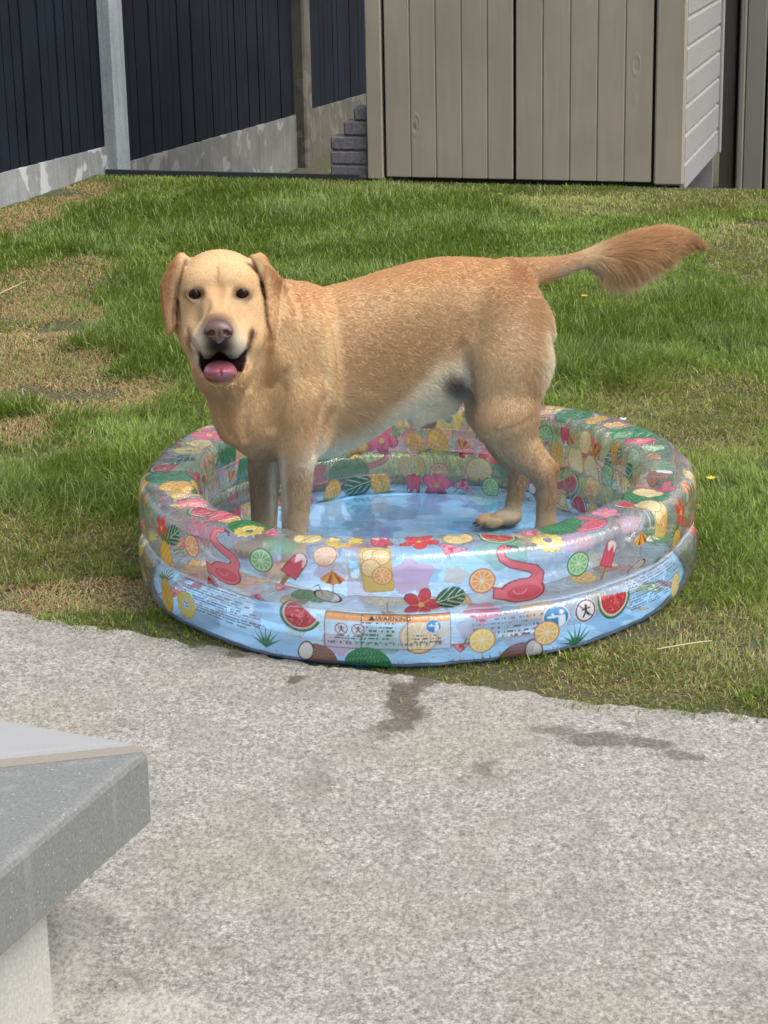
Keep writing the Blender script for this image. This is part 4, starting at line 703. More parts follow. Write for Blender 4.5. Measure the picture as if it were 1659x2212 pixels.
class Field:
    def __init__(s, g0, g1, h):
        s.h = h; s.o = np.array(g0, float); s.n = np.ceil((np.array(g1)-s.o)/h).astype(int)+1
        s.f = np.full(s.n, .05, np.float32)
        s.ax = [s.o[i]+h*np.arange(s.n[i]) for i in range(3)]
    def sub(s, lo, hi):
        i0 = np.maximum(((np.array(lo)-s.o)/s.h).astype(int), 0); i1 = np.minimum(((np.array(hi)-s.o)/s.h).astype(int)+2, s.n)
        sl = tuple(slice(a, b) for a, b in zip(i0, i1))
        g = np.meshgrid(*[s.ax[i][sl[i]] for i in range(3)], indexing='ij')
        return sl, np.stack(g, -1).astype(np.float32)
    def join(s, fn, lo, hi, k):
        sl, P = s.sub(np.array(lo)-k*1.2-.012, np.array(hi)+k*1.2+.012)
        if P.size == 0: return
        d = fn(P); a = s.f[sl]; h = np.clip(.5+.5*(a-d)/k, 0, 1); s.f[sl] = a*(1-h)+d*h-k*h*(1-h)
    def cut(s, fn, lo, hi, k):
        sl, P = s.sub(np.array(lo)-k*1.2-.012, np.array(hi)+k*1.2+.012)
        if P.size == 0: return
        d = -fn(P); a = s.f[sl]; h = np.clip(.5-.5*(a-d)/k, 0, 1); s.f[sl] = a*(1-h)+d*h+k*h*(1-h)
    def ell(s, c, r, M=None, k=.02, cut=False):
        c = np.array(c); r = np.array(r, float); M = np.eye(3) if M is None else M; R = r.max()
        def fn(P):
            q = (P-c)@M.T; k0 = np.linalg.norm(q/r, axis=-1); k1 = np.linalg.norm(q/r**2, axis=-1)+1e-9; return k0*(k0-1)/k1
        (s.cut if cut else s.join)(fn, c-R, c+R, k)
    def rc(s, A, B, ra, rb, bs=1.0, k=.02, cut=False):
        A, B = np.array(A, float), np.array(B, float); S = np.array([1, 1/bs, 1]); A2, B2 = A*S, B*S; ab = B2-A2
        def fn(P):
            q = P*S-A2; t = np.clip(q@ab/(ab@ab), 0, 1); d = np.linalg.norm(q-t[..., None]*ab, axis=-1)-(ra+(rb-ra)*t)
            return d*min(1, bs)
        R = max(ra, rb)
        (s.cut if cut else s.join)(fn, np.minimum(A, B)-R, np.maximum(A, B)+R, k)
    def chain(s, pts, bs=1.0, k=.02, cut=False):
        """a limb: one tapering tube along a smooth curve through the joints"""
        Q = np.array([[*p, r] for p, r in pts], float); Q = np.vstack([2*Q[0]-Q[1], Q, 2*Q[-1]-Q[-2]]); C = []
        for i in range(1, len(Q)-2):
            for t in np.linspace(0, 1, 6, endpoint=False):
                C.append(.5*(2*Q[i]+(Q[i+1]-Q[i-1])*t+(2*Q[i-1]-5*Q[i]+4*Q[i+1]-Q[i+2])*t*t+(3*Q[i]-Q[i-1]-3*Q[i+1]+Q[i+2])*t**3))
        C.append(Q[-2]); C = np.array(C); S = np.array([1, 1/bs, 1])
        def fn(P):
            best = None; q0 = P*S
            for A, B in zip(C[:-1], C[1:]):
                A2, B2 = A[:3]*S, B[:3]*S; ab = B2-A2; q = q0-A2; t = np.clip(q@ab/(ab@ab), 0, 1)
                d = np.linalg.norm(q-t[..., None]*ab, axis=-1)-(A[3]+(B[3]-A[3])*t)
                best = d if best is None else np.minimum(best, d)
            return best*min(1, bs)
        R = C[:, 3].max(); (s.cut if cut else s.join)(fn, C[:, :3].min(0)-R, C[:, :3].max(0)+R, k)
def surface_nets(f, o, h):
    n = f.shape; S = f < 0
    c = np.zeros(tuple(m-1 for m in n), np.int8)
    for i in (0, 1):
        for j in (0, 1):
            for k in (0, 1): c += S[i:n[0]-1+i, j:n[1]-1+j, k:n[2]-1+k]
    I = np.argwhere((c > 0) & (c < 8)); idx = np.full(c.shape, -1, np.int32); idx[tuple(I.T)] = np.arange(len(I))
    acc = np.zeros((len(I), 3)); cnt = np.zeros(len(I))
    cor = {(i, j, k): f[I[:, 0]+i, I[:, 1]+j, I[:, 2]+k] for i in (0, 1) for j in (0, 1) for k in (0, 1)}
    for a in range(3):
        for u in (0, 1):
            for v in (0, 1):
                p = [u, v]; p.insert(a, 0); q = [u, v]; q.insert(a, 1)
                fa, fb = cor[tuple(p)], cor[tuple(q)]; m = (fa < 0) != (fb < 0); t = np.where(m, fa/np.where(m, fa-fb, 1), 0)
                for ax in range(3): acc[:, ax] += np.where(m, p[ax]+(t if ax == a else 0), 0)
                cnt += m
    V = o+h*(I+acc/cnt[:, None]); Fs = []
    for a in range(3):
        b, cc = (a+1) % 3, (a+2) % 3
        sl0 = [slice(None)]*3; sl1 = [slice(None)]*3; sl0[a] = slice(0, -1); sl1[a] = slice(1, None)
        A, B = S[tuple(sl0)], S[tuple(sl1)]; E = np.argwhere(A != B)
        ok = (E[:, b] > 0) & (E[:, cc] > 0) & (E[:, b] < n[b]-1) & (E[:, cc] < n[cc]-1); E = E[ok]
        sg = A[tuple(E.T)]; q = []
        for db, dc in ((-1, -1), (0, -1), (0, 0), (-1, 0)):
            e = E.copy(); e[:, b] += db; e[:, cc] += dc; q.append(idx[tuple(e.T)])
        q = np.stack(q, 1); q[~sg] = q[~sg][:, ::-1]; Fs.append(q)
    return V, np.concatenate(Fs)
def poly_sdf(x, y, pts):
    d = np.full(x.shape, 1e9); s = np.ones(x.shape); n = len(pts)
    for i in range(n):
        ax, ay = pts[i]; bx, by = pts[i-1]; ex, ey = bx-ax, by-ay; wx, wy = x-ax, y-ay
        t = np.clip((wx*ex+wy*ey)/(ex*ex+ey*ey), 0, 1); d = np.minimum(d, (wx-ex*t)**2+(wy-ey*t)**2)
        c1, c2, c3 = y >= ay, y < by, ex*wy > ey*wx
        s = np.where((c1 & c2 & c3) | (~c1 & ~c2 & ~c3), -s, s)
    return s*np.sqrt(d)
def head_xy(P):
    """face-plane coordinates in pixels-like units and depth out of the face, in metres"""
    w_ = P@DM + (DO-CAMP); z = w_@FWD; return FW/2+FPX*(w_@RT)/z, FH/2-FPX*(w_@UP)/z, HD-z

fl = Field(G0, G1, VOX)
# ---- torso from measured top line, under line and half width
TOP = [(505,800),(540,715),(600,650),(650,624),(700,617),(760,605),(830,583),(900,562),(950,551),(1000,549),(1050,552),(1100,563),(1140,590),(1175,650),(1188,700)]
BOT = [(505,880),(540,965),(600,995),(650,999),(700,996),(760,970),(800,946),(843,914),(900,886),(950,880),(1000,862),(1050,830),(1100,805),(1140,785),(1175,750),(1188,725)]
HWD = [.03,.085,.104,.110,.115,.124,.128,.116,.100,.088,.084,.088,.084,.060,.03]
tl = np.array([L(x, y, 0) for x, y in TOP]); bl_ = np.array([L(x, y, 0) for x, y in BOT])
HWD = [.03,.085,.104,.110,.115,.124,.126,.114,.096,.086,.084,.088,.084,.060,.03]
def torso(P):
    a = P[..., 0]; zt = np.interp(a, tl[::-1, 0], tl[::-1, 2]); zb = np.interp(a, bl_[::-1, 0], bl_[::-1, 2])
    hw = np.interp(a, tl[::-1, 0], HWD[::-1]); zc = (zt+zb)/2; hz = np.maximum((zt-zb)/2, .004)
    # wider in the upper middle, keel below
    t = (P[..., 2]-zc)/hz; hw = hw*(1-.10*np.clip(-t, 0, 1)**2)
    rr = (np.abs(P[..., 1]/hw)**2.25+np.abs(t)**2.25)**(1/2.25)
    d = (rr-1)*np.minimum(hw, hz)*.9
    ends = np.maximum(a-tl[0, 0], tl[-1, 0]-a)
    return np.maximum(d, ends)
fl.join(torso, (tl[-1, 0], -.13, .25), (tl[0, 0], .13, .70), .02)
# smooth the torso once so that the section table does not show
def blur(f, n):
    for _ in range(n):
        for ax in range(3):
            g = f.copy(); s0 = [slice(None)]*3; s1 = [slice(None)]*3; sm = [slice(None)]*3
            s0[ax] = slice(0, -2); s1[ax] = slice(2, None); sm[ax] = slice(1, -1)
            g[tuple(sm)] = .5*f[tuple(sm)]+.25*(f[tuple(s0)]+f[tuple(s1)]); f = g
    return f
fl.f = blur(fl.f, 8)
# ---- chest, shoulder, neck
fl.ell(L(553, 898, 0), (.068, .088, .092), k=.035)
fl.rc(L(562, 770, 0), L(592, 885, 0), .078, .086, 1.0, .04)
fl.ell(L(648, 800, .088), (.062, .040, .125), k=.022)
fl.rc(L(668, 720, .080), L(640, 880, .098), .040, .050, .8, .022)           # near shoulder
fl.ell(L(600, 840, -.075), (.07, .045, .12), k=.03)
fl.rc(L(490, 740, .05), L(520, 880, .02), .063, .062, 1.0, .035)   # throat
fl.rc(L(505, 690, .03), L(610, 735, 0), .080, .105, 1.0, .04)   # neck to withers
fl.rc(L(545, 640, .02), L(640, 665, 0), .045, .045, 1.2, .04)     # nape
fl.rc(L(456, 800, .06), L(500, 932, .02), .020, .022, 1.0, .03)    # hanging skin of the throat
fl.rc(L(508, 850, .08), L(520, 935, .05), .018, .024, 1.0, .03)
# ---- near fore leg
bf = .088
fl.chain([(L(655, 860, bf), .060), (L(648, 935, bf), .052), (L(641, 1000, bf), .041), (L(641, 1053, bf), .0335), (L(638, 1112, bf), .0300), (L(636, 1165, bf), .0275), (L(634, 1195, bf), .027)], .95, .018)
fl.ell(L(684, 945, bf-.005), (.028, .03, .04), k=.02)            # elbow
def paw(c, r=1.0, toe=True):
    """fore part at local +a; toes spread"""
    c = np.array(c); fl.ell(c+np.array([-.006, 0, .015])*r, np.array([.034, .026, .017])*r, k=.010)
    for q, (dx, db) in enumerate([(.028, -.021), (.038, -.008), (.038, .008), (.028, .021)]):
        fl.ell(c+np.array([dx, db, .013])*r, np.array([.021, .0086, .0115])*r, k=.0022)
fz = .016
def ground_b(x, y, b): q = L(x, y, b); q[2] = fz; return q
pn = ground_b(634, 1215, bf); paw(pn+np.array([.012, 0, 0]))
# ---- far fore leg
bo = -.070
fl.chain([(L(590, 900, bo), .058), (L(580, 960, bo), .048), (L(572, 1005, bo), .0385), (L(571, 1060, bo), .0325), (L(571, 1120, bo), .029), (L(571, 1160, bo), .027)], .95, .018)
pf = ground_b(570, 1180, bo); paw(pf+np.array([.012, 0, 0]))
# ---- near hind leg
bh = .088
fl.rc(L(1097, 672, .066), L(1105, 785, .082), .080, .090, .60, .020)
fl.rc(L(1101, 785, .082), L(1095, 895, .090), .088, .071, .58, .020)
fl.chain([(L(1094, 900, bh), .070), (L(1113, 957, bh), .049), (L(1150, 1000, bh), .034), (L(1172, 1027, bh), .0300), (L(1180, 1056, bh), .0245), (L(1180, 1095, bh), .0232), (L(1178, 1140, bh), .0245)], .76, .014)
fl.chain([(L(1150, 890, bh), .014), (L(1158, 935, bh), .0075), (L(1176, 975, bh), .0075), (L(1197, 1012, bh), .0125)], 1.0, .012)
ph = ground_b(1176, 1168, bh); paw(ph+np.array([.018, 0, 0]), 1.02)
# ---- far hind leg
bq = -.062
fl.rc(L(1085, 700, -.05), L(1075, 800, -.06), .085, .085, .62, .03)
fl.rc(L(1070, 800, -.06), L(1062, 885, bq), .080, .056, .65, .03)
fl.chain([(L(1058, 885, bq), .056), (L(1086, 957, bq), .038), (L(1116, 1008, bq), .0285), (L(1117, 1045, bq), .0235), (L(1110, 1085, bq), .0205), (L(1106, 1112, bq), .0215)], .85, .016)
fl.chain([(L(1125, 900, bq), .012), (L(1128, 950, bq), .009), (L(1139, 1005, bq), .012)], 1.0, .012)
pq = ground_b(1097, 1133, bq); paw(pq+np.array([.012, 0, 0]), 1.08)
# ---- sheath and belly hair
fl.rc(L(960, 868, 0), L(900, 900, 0), .028, .020, 1.0, .03)
# ---- tail
TAIL = [(L(1105, 595, 0), .040), (L(1150, 588, 0), .034), (L(1205, 577, -.005), .0255), (L(1262, 561, -.01), .021), (L(1320, 553, -.01), .031), (L(1380, 540, 0), .039), (L(1435, 524, .01), .033), (L(1480, 520, .02), .018), (L(1510, 531, .02), .006)]
fl.chain(TAIL, 1.0, .018)
# ---- head (axes: across the face, up, out of the face)
def he(x, y, d, r, k=.018, cut=False, rz=0.0):
    M = HA
    if rz: c_, s_ = math.cos(rad(rz)), math.sin(rad(rz)); M = np.array([[c_, s_, 0], [-s_, c_, 0], [0, 0, 1]])@HA
    fl.ell(HP(x, y, d), r, M, k, cut)
he(476, 618, -.030, (.085, .074, .085))                       # skull
he(477, 655, -.020, (.089, .080, .075), .025)                  # face, down to the cheeks
he(477, 715, -.045, (.088, .080, .070), .03)                   # cheeks and jaw angle
he(432, 608, .024, (.034, .026, .026), .025); he(514, 607, .024, (.034, .026, .026), .025)    # brows
he(474, 668, .045, (.036, .036, .045), .022)                    # bridge
he(473, 700, .080, (.035, .030, .048), .02)
he(472, 715, .105, (.033, .026, .028), .015)
he(446, 735, .078, (.033, .038, .042), .014, rz=-8); he(501, 735, .078, (.033, .038, .042), .014, rz=8)   # flews
he(473, 742, .092, (.028, .027, .028), .012)
he(421, 724, .016, (.022, .034, .032), .030, rz=-12); he(527, 724, .016, (.022, .034, .032), .030, rz=12)  # corners of the smile
he(480, 800, .030, (.050, .038, .060), .015)                    # lower jaw
he(480, 818, .062, (.030, .014, .020), .010)
he(480, 800, -.01, (.060, .055, .05), .03)
he(421, 636, .052, (.0195, .0125, .016), .005, cut=True, rz=6); he(523, 634, .052, (.0195, .0125, .016), .005, cut=True, rz=-6)
he(392, 598, -.030, (.022, .050, .035), .015); he(562, 598, -.030, (.022, .050, .035), .015); he(386, 670, -.018, (.010, .045, .020), .010)
for sx_ in (-1, 1):                                                # crease running up from the corner of the mouth
    X = lambda q: 475+sx_*q
    fl.rc(HP(X(45), 768, .055), HP(X(62), 735, .045), .0030, .0034, 1, .008, cut=True); fl.rc(HP(X(62), 735, .045), HP(X(68), 712, .038), .0034, .002, 1, .008, cut=True)
MOUTH = [(431, 760), (441, 776), (453, 777), (464, 766), (473, 758), (484, 765), (497, 777), (513, 775), (531, 757), (531, 780), (520, 806), (508, 822), (493, 828), (465, 828), (450, 821), (439, 803), (431, 783)]
def mouth(P):
    x, y, d = head_xy(P); pd = poly_sdf(x, y, MOUTH)/1040.0
    return np.maximum(pd+.0015, .035-d)
c0 = HP(480, 795, .06); fl.cut(mouth, c0-.09, c0+.09, .004)
EAR_N = [(392, 553), (383, 551), (366, 566), (352, 592), (341, 617), (330, 640), (330, 655), (338, 678), (353, 697), (359, 722), (365, 729), (375, 718), (384, 700), (385, 660), (388, 625), (396, 596), (402, 570)]
EAR_R = [(536, 553), (548, 548), (563, 547), (576, 562), (596, 582), (613, 603), (628, 630), (626, 645), (613, 668), (600, 686), (595, 712), (591, 725), (584, 708), (578, 672), (573, 640), (566, 610), (552, 578)]
def ear(poly, xin, sgn):
    def fn(P):
        x, y, d = head_xy(P); pd = poly_sdf(x, y, poly)/1040.0
        o = sgn*(x-xin)/1040.0
        d0 = .018-.0*o-.80*np.clip(o, 0, 1)-.10*np.clip((y-600)/1040., -1, 1)+.004*np.sin((y-560)/18.0)*np.clip(o*30, 0, 1)
        e = np.abs(d-d0)/1.35-.0052
        q = np.sqrt(np.maximum(pd+.004, 0)**2+np.maximum(e+.002, 0)**2)-.003
        return np.maximum(q, np.minimum(np.maximum(pd+.004, e+.002), 0)-.003)
    return fn
for poly, xin, sgn in ((EAR_N, 377, -1), (EAR_R, 578, 1)):
    c0 = HP(np.mean([p[0] for p in poly]), 640, -.02); fl.join(ear(poly, xin, sgn), c0-.11, c0+.11, .007)
for pts in ([(402, 638), (409, 629), (420, 625), (432, 628), (442, 641)], [(403, 641), (412, 648), (424, 650), (440, 643)], [(502, 640), (512, 627), (523, 623), (535, 627), (542, 636)], [(504, 642), (519, 648), (531, 646), (541, 639)]):   # eyelids
    Q = [HP(x_, y_, .0455) for x_, y_ in pts]; n_ = len(Q)
    for i in range(n_-1): fl.rc(Q[i], Q[i+1], .0038, .0038, 1, .004)
def surf(x, y):
    d = ray(x, y); d = d/np.linalg.norm(d); t = np.arange(3.9, 5.3, .0015); q = w2d(CAMP+d*t[:, None]); i = np.round((q-fl.o)/fl.h).astype(int)
    ok = np.all((i >= 0) & (i < fl.n), axis=1); v = np.full(len(t), 1.0); v[ok] = fl.f[tuple(i[ok].T)]; k = np.argmax(v < 0)
    return q[k] if v[k] < 0 else None
def crease(pts, r, k, sink=.0, add=False):
    # a fold line drawn on the skin: cut in, or raised
    Q = [surf(*p) for p in pts]; Q = [q for q in Q if q is not None]; tc = w2d(CAMP)-Q[0]; tc /= np.linalg.norm(tc); n = len(Q)
    Q = [Q[0]]+[(Q[i-1]+2*Q[i]+Q[i+1])/4 for i in range(1, n-1)]+[Q[-1]]; fl.chain([(Q[i]-tc*(sink+.004*(1-math.sin(math.pi*i/max(n-1, 1)))*(1 if add else 0)), r*(.45+.55*math.sin(math.pi*i/max(n-1, 1)))) for i in range(n)], 1.0, k, cut=not add)
crease([(482, 838), (480, 860), (482, 885), (487, 912), (496, 942)], .0075, .010)
crease([(541, 838), (531, 862), (527, 892), (528, 930), (534, 950)], .0065, .010)
crease([(582, 738), (572, 770), (556, 808), (541, 838)], .0075, .014)
crease([(529, 764), (536, 749), (542, 734), (546, 717)], .0050, .006); crease([(432, 766), (423, 750), (412, 734), (405, 714)], .0050, .006)
crease([(447, 655), (440, 680), (428, 704), (418, 722)], .0065, .016); crease([(500, 655), (507, 680), (519, 704), (530, 722)], .0065, .016)
crease([(474, 622), (474, 640), (474, 652)], .0055, .018)
crease([(594, 742), (610, 762), (613, 785), (603, 806), (590, 826)], .020, .016, .010, add=True)
crease([(586, 836), (602, 822), (618, 800)], .005, .010)
crease([(686, 672), (698, 715), (708, 765), (715, 820), (718, 870)], .014, .020, .008, add=True)
crease([(704, 866), (698, 905), (692, 945), (686, 984)], .008, .018)
crease([(612, 842), (598, 884), (592, 924)], .005, .022)
crease([(1001, 752), (1004, 790), (1012, 838), (1020, 880)], .006, .018)
crease([(626, 628), (640, 650), (644, 676)], .003, .014)
for A_, B_ in (((399, 566), (384, 615)), ((384, 615), (382, 690)), ((549, 574), (566, 615)), ((566, 615), (577, 690))):   # groove between cheek and ear
    fl.rc(HP(*A_, .014), HP(*B_, .006), .0035, .004, 1, .008, cut=True)
gx, gy, gz = np.meshgrid(*fl.ax, indexing='ij', sparse=True); hc_d = np.sqrt((gx-HP(477, 650, 0)[0])**2+(gy-HP(477, 650, 0)[1])**2+(gz-HP(477, 650, 0)[2])**2)
fl.f = fl.f+(.0034*np.clip((hc_d-.12)/.06, 0, 1)*np.clip((gz-.10)/.15, .25, 1)).astype(np.float32)      # room for the coat
fl.f = blur(fl.f, 1)
BV, BF = surface_nets(fl.f, fl.o, fl.h)
# ---- coat colours with crease and brow shade painted in, over the body and shared by the hair that grows on it
def mid_px(P):                                  # where the point would sit in the flank view (same for both flanks)
    Q = P.copy(); Q[..., 1] = np.clip(np.abs(Q[..., 1]), 0, .13); w_ = Q@DM+(DO-CAMP); z = w_@FWD
    return FW/2+FPX*(w_@RT)/z, FH/2-FPX*(w_@UP)/z
HC = HP(477, 650, 0)
def pline2(x, y, pts):
    d = np.full(x.shape, 1e9)
    for (ax, ay), (bx, by) in zip(pts[:-1], pts[1:]):
        ex, ey = bx-ax, by-ay; t = np.clip(((x-ax)*ex+(y-ay)*ey)/(ex*ex+ey*ey), 0, 1); d = np.minimum(d, np.hypot(x-ax-ex*t, y-ay-ey*t))
    return d
def is_head(P):
    x, y, d = head_xy(P); r = np.sqrt(((x-477)/150)**2+((y-660)/150)**2)
    m = (r < 1) & (d > -.10+.0*x)
    line = y < 790 + .0*x
    right = x < 600+(700-y)*.1
    return m & (line | ((x > 425) & (x < 540) & (y < 845) & (d > .0))) & right
def spots(x, y, base, lst):
    c = base.copy()
    for px, py, rx, ry, rot, col, st in lst:
        a = rad(rot); u = ((x-px)*math.cos(a)+(y-py)*math.sin(a))/rx; v = (-(x-px)*math.sin(a)+(y-py)*math.cos(a))/ry
        w_ = st*np.exp(-(u*u+v*v)**1.7)[..., None]; c = c*(1-w_)+arr_srgb(col)*w_
    return c
def coat(P):
    x, y = mid_px(P); base = np.ones(P.shape)*arr_srgb((210, 168, 126))
    n1 = fbm(P*14, 3); x = x+n1*12; y = y+n1*12
    c = spots(x, y, base, [
        (640, 660, 30, 30, 0, (190, 130, 82), .5), (665, 640, 40, 16, 20, (196, 138, 88), .6),
        (900, 580, 330, 45, -4, (206, 152, 104), .9), (690, 650, 70, 40, 10, (212, 158, 108), .8),
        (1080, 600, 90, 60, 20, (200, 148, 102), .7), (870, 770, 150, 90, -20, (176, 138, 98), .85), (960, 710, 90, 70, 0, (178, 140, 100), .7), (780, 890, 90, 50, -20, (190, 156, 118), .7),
        (560, 800, 90, 120, 0, (222, 184, 134), .8), (650, 800, 40, 130, 5, (214, 178, 132), .6),
        (705, 770, 13, 95, -4, (240, 208, 162), .75), (1120, 780, 60, 110, 0, (198, 166, 130), .7),
        (1192, 770, 26, 110, 5, (232, 218, 200), .9),
        
        (730, 1000, 90, 34, -8, (206, 194, 182), .9), (1000, 800, 60, 70, -50, (196, 170, 140), .4),
        
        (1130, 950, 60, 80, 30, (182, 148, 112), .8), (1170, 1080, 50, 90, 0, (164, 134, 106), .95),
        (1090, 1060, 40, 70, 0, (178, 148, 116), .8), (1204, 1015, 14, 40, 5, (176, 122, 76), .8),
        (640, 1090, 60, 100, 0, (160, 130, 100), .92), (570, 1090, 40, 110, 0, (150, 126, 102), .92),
        (690, 1050, 14, 90, 3, (216, 206, 192), .7), (610, 1060, 10, 90, 0, (216, 208, 198), .6),
        (1110, 1135, 60, 16, 0, (182, 166, 146), .9),
        (1120, 590, 26, 34, 0, (176, 118, 72), .8), (1210, 580, 50, 26, -8, (196, 158, 124), .7), (1235, 588, 40, 14, -12, (186, 164, 150), .85),
        (1275, 560, 18, 30, 10, (224, 200, 170), .8), (1400, 515, 120, 30, -18, (206, 154, 104), .9), (1500, 520, 36, 24, 20, (172, 118, 76), .9),
        (1345, 590, 80, 26, -20, (206, 176, 142), .85), (1240, 586, 36, 13, -12, (204, 184, 166), .8), (1278, 562, 26, 34, 10, (222, 192, 158), .7)])
    yl = np.interp(x, [600, 695, 760, 814, 893, 942, 992, 1010, 1030], [1010, 962, 940, 908, 838, 794, 776, 800, 900]); wh = (1/(1+np.exp(-(y-yl)/9)))*(x > 640)*(y < 1010)*(x < 1010+0*x); wh = wh*np.clip((x-640)/60, 0, 1)*np.clip((1018-x)/14, 0, 1)
    dk = np.exp(-((((x-978)/30)**2+((y-834)/27)**2)**1.5)); wc = arr_srgb((236, 222, 204))*(1-dk*.9)[..., None]+arr_srgb((84, 76, 80))*(dk*.9)[..., None]; c = c*(1-.92*wh[..., None])+wc*(.92*wh[..., None])
    hx, hy, hd = head_xy(P); hm = is_head(P)
    hb = np.ones(P.shape)*arr_srgb((222, 174, 124)); n2 = fbm(P*30, 2)*4; sx = np.abs(hx-474)*np.sign(hx-474)
    hxs, hys = hx+n2, hy+n2
    h = spots(hxs, hys, hb, [
        (476, 575, 80, 35, 0, (230, 188, 140), .8), (474, 625, 16, 40, 0, (196, 142, 94), .6),  # second spot: furrow shade painted between the eyes
        (472, 590, 2.2, 22, 0, (160, 104, 66), .6),  # forehead crease, its shade painted as a thin dark line
        (443, 614, 16, 9, -12, (196, 150, 104), .5), (503, 614, 16, 9, 12, (196, 150, 104), .5),  # shade above the inner eyes, darkened into the coat
        (428, 656, 22, 7, 10, (196, 166, 138), .6), (517, 654, 22, 7, -10, (196, 166, 138), .6),
                (421, 637, 24, 13.5, 4, (34, 24, 22), 1.0), (523, 635, 24, 13.5, -4, (34, 24, 22), 1.0),
        (474, 680, 30, 20, 0, (204, 150, 100), .6),
        (436, 745, 24, 42, 14, (214, 200, 180), .9), (510, 745, 24, 42, -14, (214, 200, 180), .9),
        (473, 694, 30, 16, 0, (120, 92, 84), .8), (472, 716, 38, 30, 0, (74, 60, 58), .95),
        (473, 750, 38, 25, 0, (36, 32, 36), 1.0), (455, 772, 16, 7, 10, (66, 60, 64), .8), (495, 772, 16, 7, -10, (66, 60, 64), .8),
        (407, 735, 5, 24, -12, (150, 100, 64), .85), (541, 733, 5, 24, 12, (120, 80, 56), .9),  # shade of the smile creases painted in
        (402, 712, 9, 9, 0, (226, 186, 136), .8), (545, 722, 9, 9, 0, (70, 52, 44), .6),
        (480, 834, 40, 8, 0, (224, 204, 186), .8), (428, 800, 8, 26, -8, (206, 170, 150), .7)])
    # ears: redder outside, shade of the fold in front painted dark
    eL = 1/(1+np.exp((hx-383+(hy-620)*.06)/2.5)); eR = 1/(1+np.exp(-(hx-568-(hy-600)*.10)/2.5))
    ec = spots(hxs, hys, np.ones(P.shape)*arr_srgb((200, 144, 94)), [
        (335, 650, 12, 50, -15, (186, 128, 80), .8), (372, 660, 6, 70, 3, (222, 178, 132), .8), (381, 640, 4.5, 70, 5, (122, 78, 48), .9),
        (352, 700, 16, 30, 0, (196, 144, 96), .7), (571, 640, 4.5, 70, -7, (112, 72, 44), .9), (586, 650, 8, 70, -8, (216, 172, 126), .7),
        (612, 640, 12, 50, -20, (170, 116, 74), .8), (560, 575, 14, 14, 0, (226, 188, 140), .7)])
    e = np.maximum(eL, eR)[..., None]; h = h*(1-e)+ec*e
    dl = np.minimum(pline2(hx, hy, [(402, 562), (393, 588), (386, 620), (382, 660), (382, 702)]), pline2(hx, hy, [(548, 570), (562, 600), (571, 640), (577, 690), (584, 716)])); w_ = .85*np.exp(-(dl/4.2)**2)[..., None]; h = h*(1-w_)+arr_srgb((96, 60, 38))*w_  # crease shade between ear and cheek, painted dark
    dl = pline2(hx, hy, [(530, 764), (537, 748), (543, 732), (546, 716)]); w_ = .9*np.exp(-(dl/4.0)**2)[..., None]; h = h*(1-w_)+arr_srgb((60, 38, 30))*w_  # right smile crease, its shade painted as a dark line
    dl = pline2(hx, hy, [(431, 766), (422, 750), (411, 734), (405, 716)]); w_ = .65*np.exp(-(dl/3.5)**2)[..., None]; h = h*(1-w_)+arr_srgb((104, 66, 44))*w_  # left smile crease shade, painted fainter
    # inside of the mouth and the lips
    pd = poly_sdf(hx, hy, MOUTH); inm = np.clip((4.0-pd)/4, 0, 1)*(hd > -.01)*(hy > 752); h = h*(1-inm[..., None])+arr_srgb((38, 22, 24))*inm[..., None]
    lip = np.exp(-((pd-2)/3.)**2)*(hy > 785)*(hd > 0); h = h*(1-.7*lip[..., None])+arr_srgb((120, 62, 66))*.7*lip[..., None]
    c = np.where(hm[..., None], h, c)
    # the throat below and beside the head
    lum = (c*np.array([.3, .6, .1])).sum(-1, keepdims=True); c = (c*.82+lum*.18*np.array([1.0, 1, .84]))*np.array([.96, .985, .93])
    return np.clip(c*(1+.04*n1[..., None]), .004, 1)
COAT_K = globals().get('COAT_K', 1.12)
bcol = np.ones((len(BV), 4)); bcol[:, :3] = np.clip(coat(BV)*COAT_K, 0, .85)
m = NT('dog_skin'); at = m.n('Attribute', attribute_name='Col')
nz = m.noise(m.coord(), 260, 3); m.principled(Base_Color=m.mix(.12, at.outputs[0], m.ramp(nz, [(.3, .1), (.7, .9)]), 'OVERLAY'), Roughness=.7, Specular_IOR_Level=.08, Normal=m.bump(nz, .35, .003))
dog = thing('dog', tuple(d2w(np.array([0, 0, fz]))), 'yellow labrador dog standing in the paddling pool, mouth open and tail held out', 'dog')
body = keep(mesh_np('body', d2w(BV), BF, m.m, None, True, bcol), dog)
# ---- eyes
def uv_sphere(n=20, m_=28):
    V = []; Fq = []
    for i in range(n+1):
        for j in range(m_):
            t, p = math.pi*i/n, 2*math.pi*j/m_; V.append((math.sin(t)*math.cos(p), math.sin(t)*math.sin(p), math.cos(t)))
    for i in range(n):
        for j in range(m_): Fq.append((i*m_+j, i*m_+(j+1) % m_, (i+1)*m_+(j+1) % m_, (i+1)*m_+j))
    return np.array(V), np.array(Fq)
SV, SF = uv_sphere()
me_ = NT('eye_brown'); cz = me_.coord('Object')
sep = me_.n('SeparateXYZ', {0: cz}); r2 = me_.math('SQRT', me_.math('ADD', me_.math('MULTIPLY', sep.outputs[0], sep.outputs[0]), me_.math('MULTIPLY', sep.outputs[1], sep.outputs[1])))
irc = me_.ramp(r2, [(0.0, (.002, .002, .002)), (.0040, (.002, .002, .002)), (.0052, (.030, .012, .004)), (.0080, (.018, .008, .003)), (.0092, (.006, .004, .003)), (.02, (.02, .012, .010))])
me_.principled(Base_Color=irc, Roughness=.05, Specular_IOR_Level=.14)
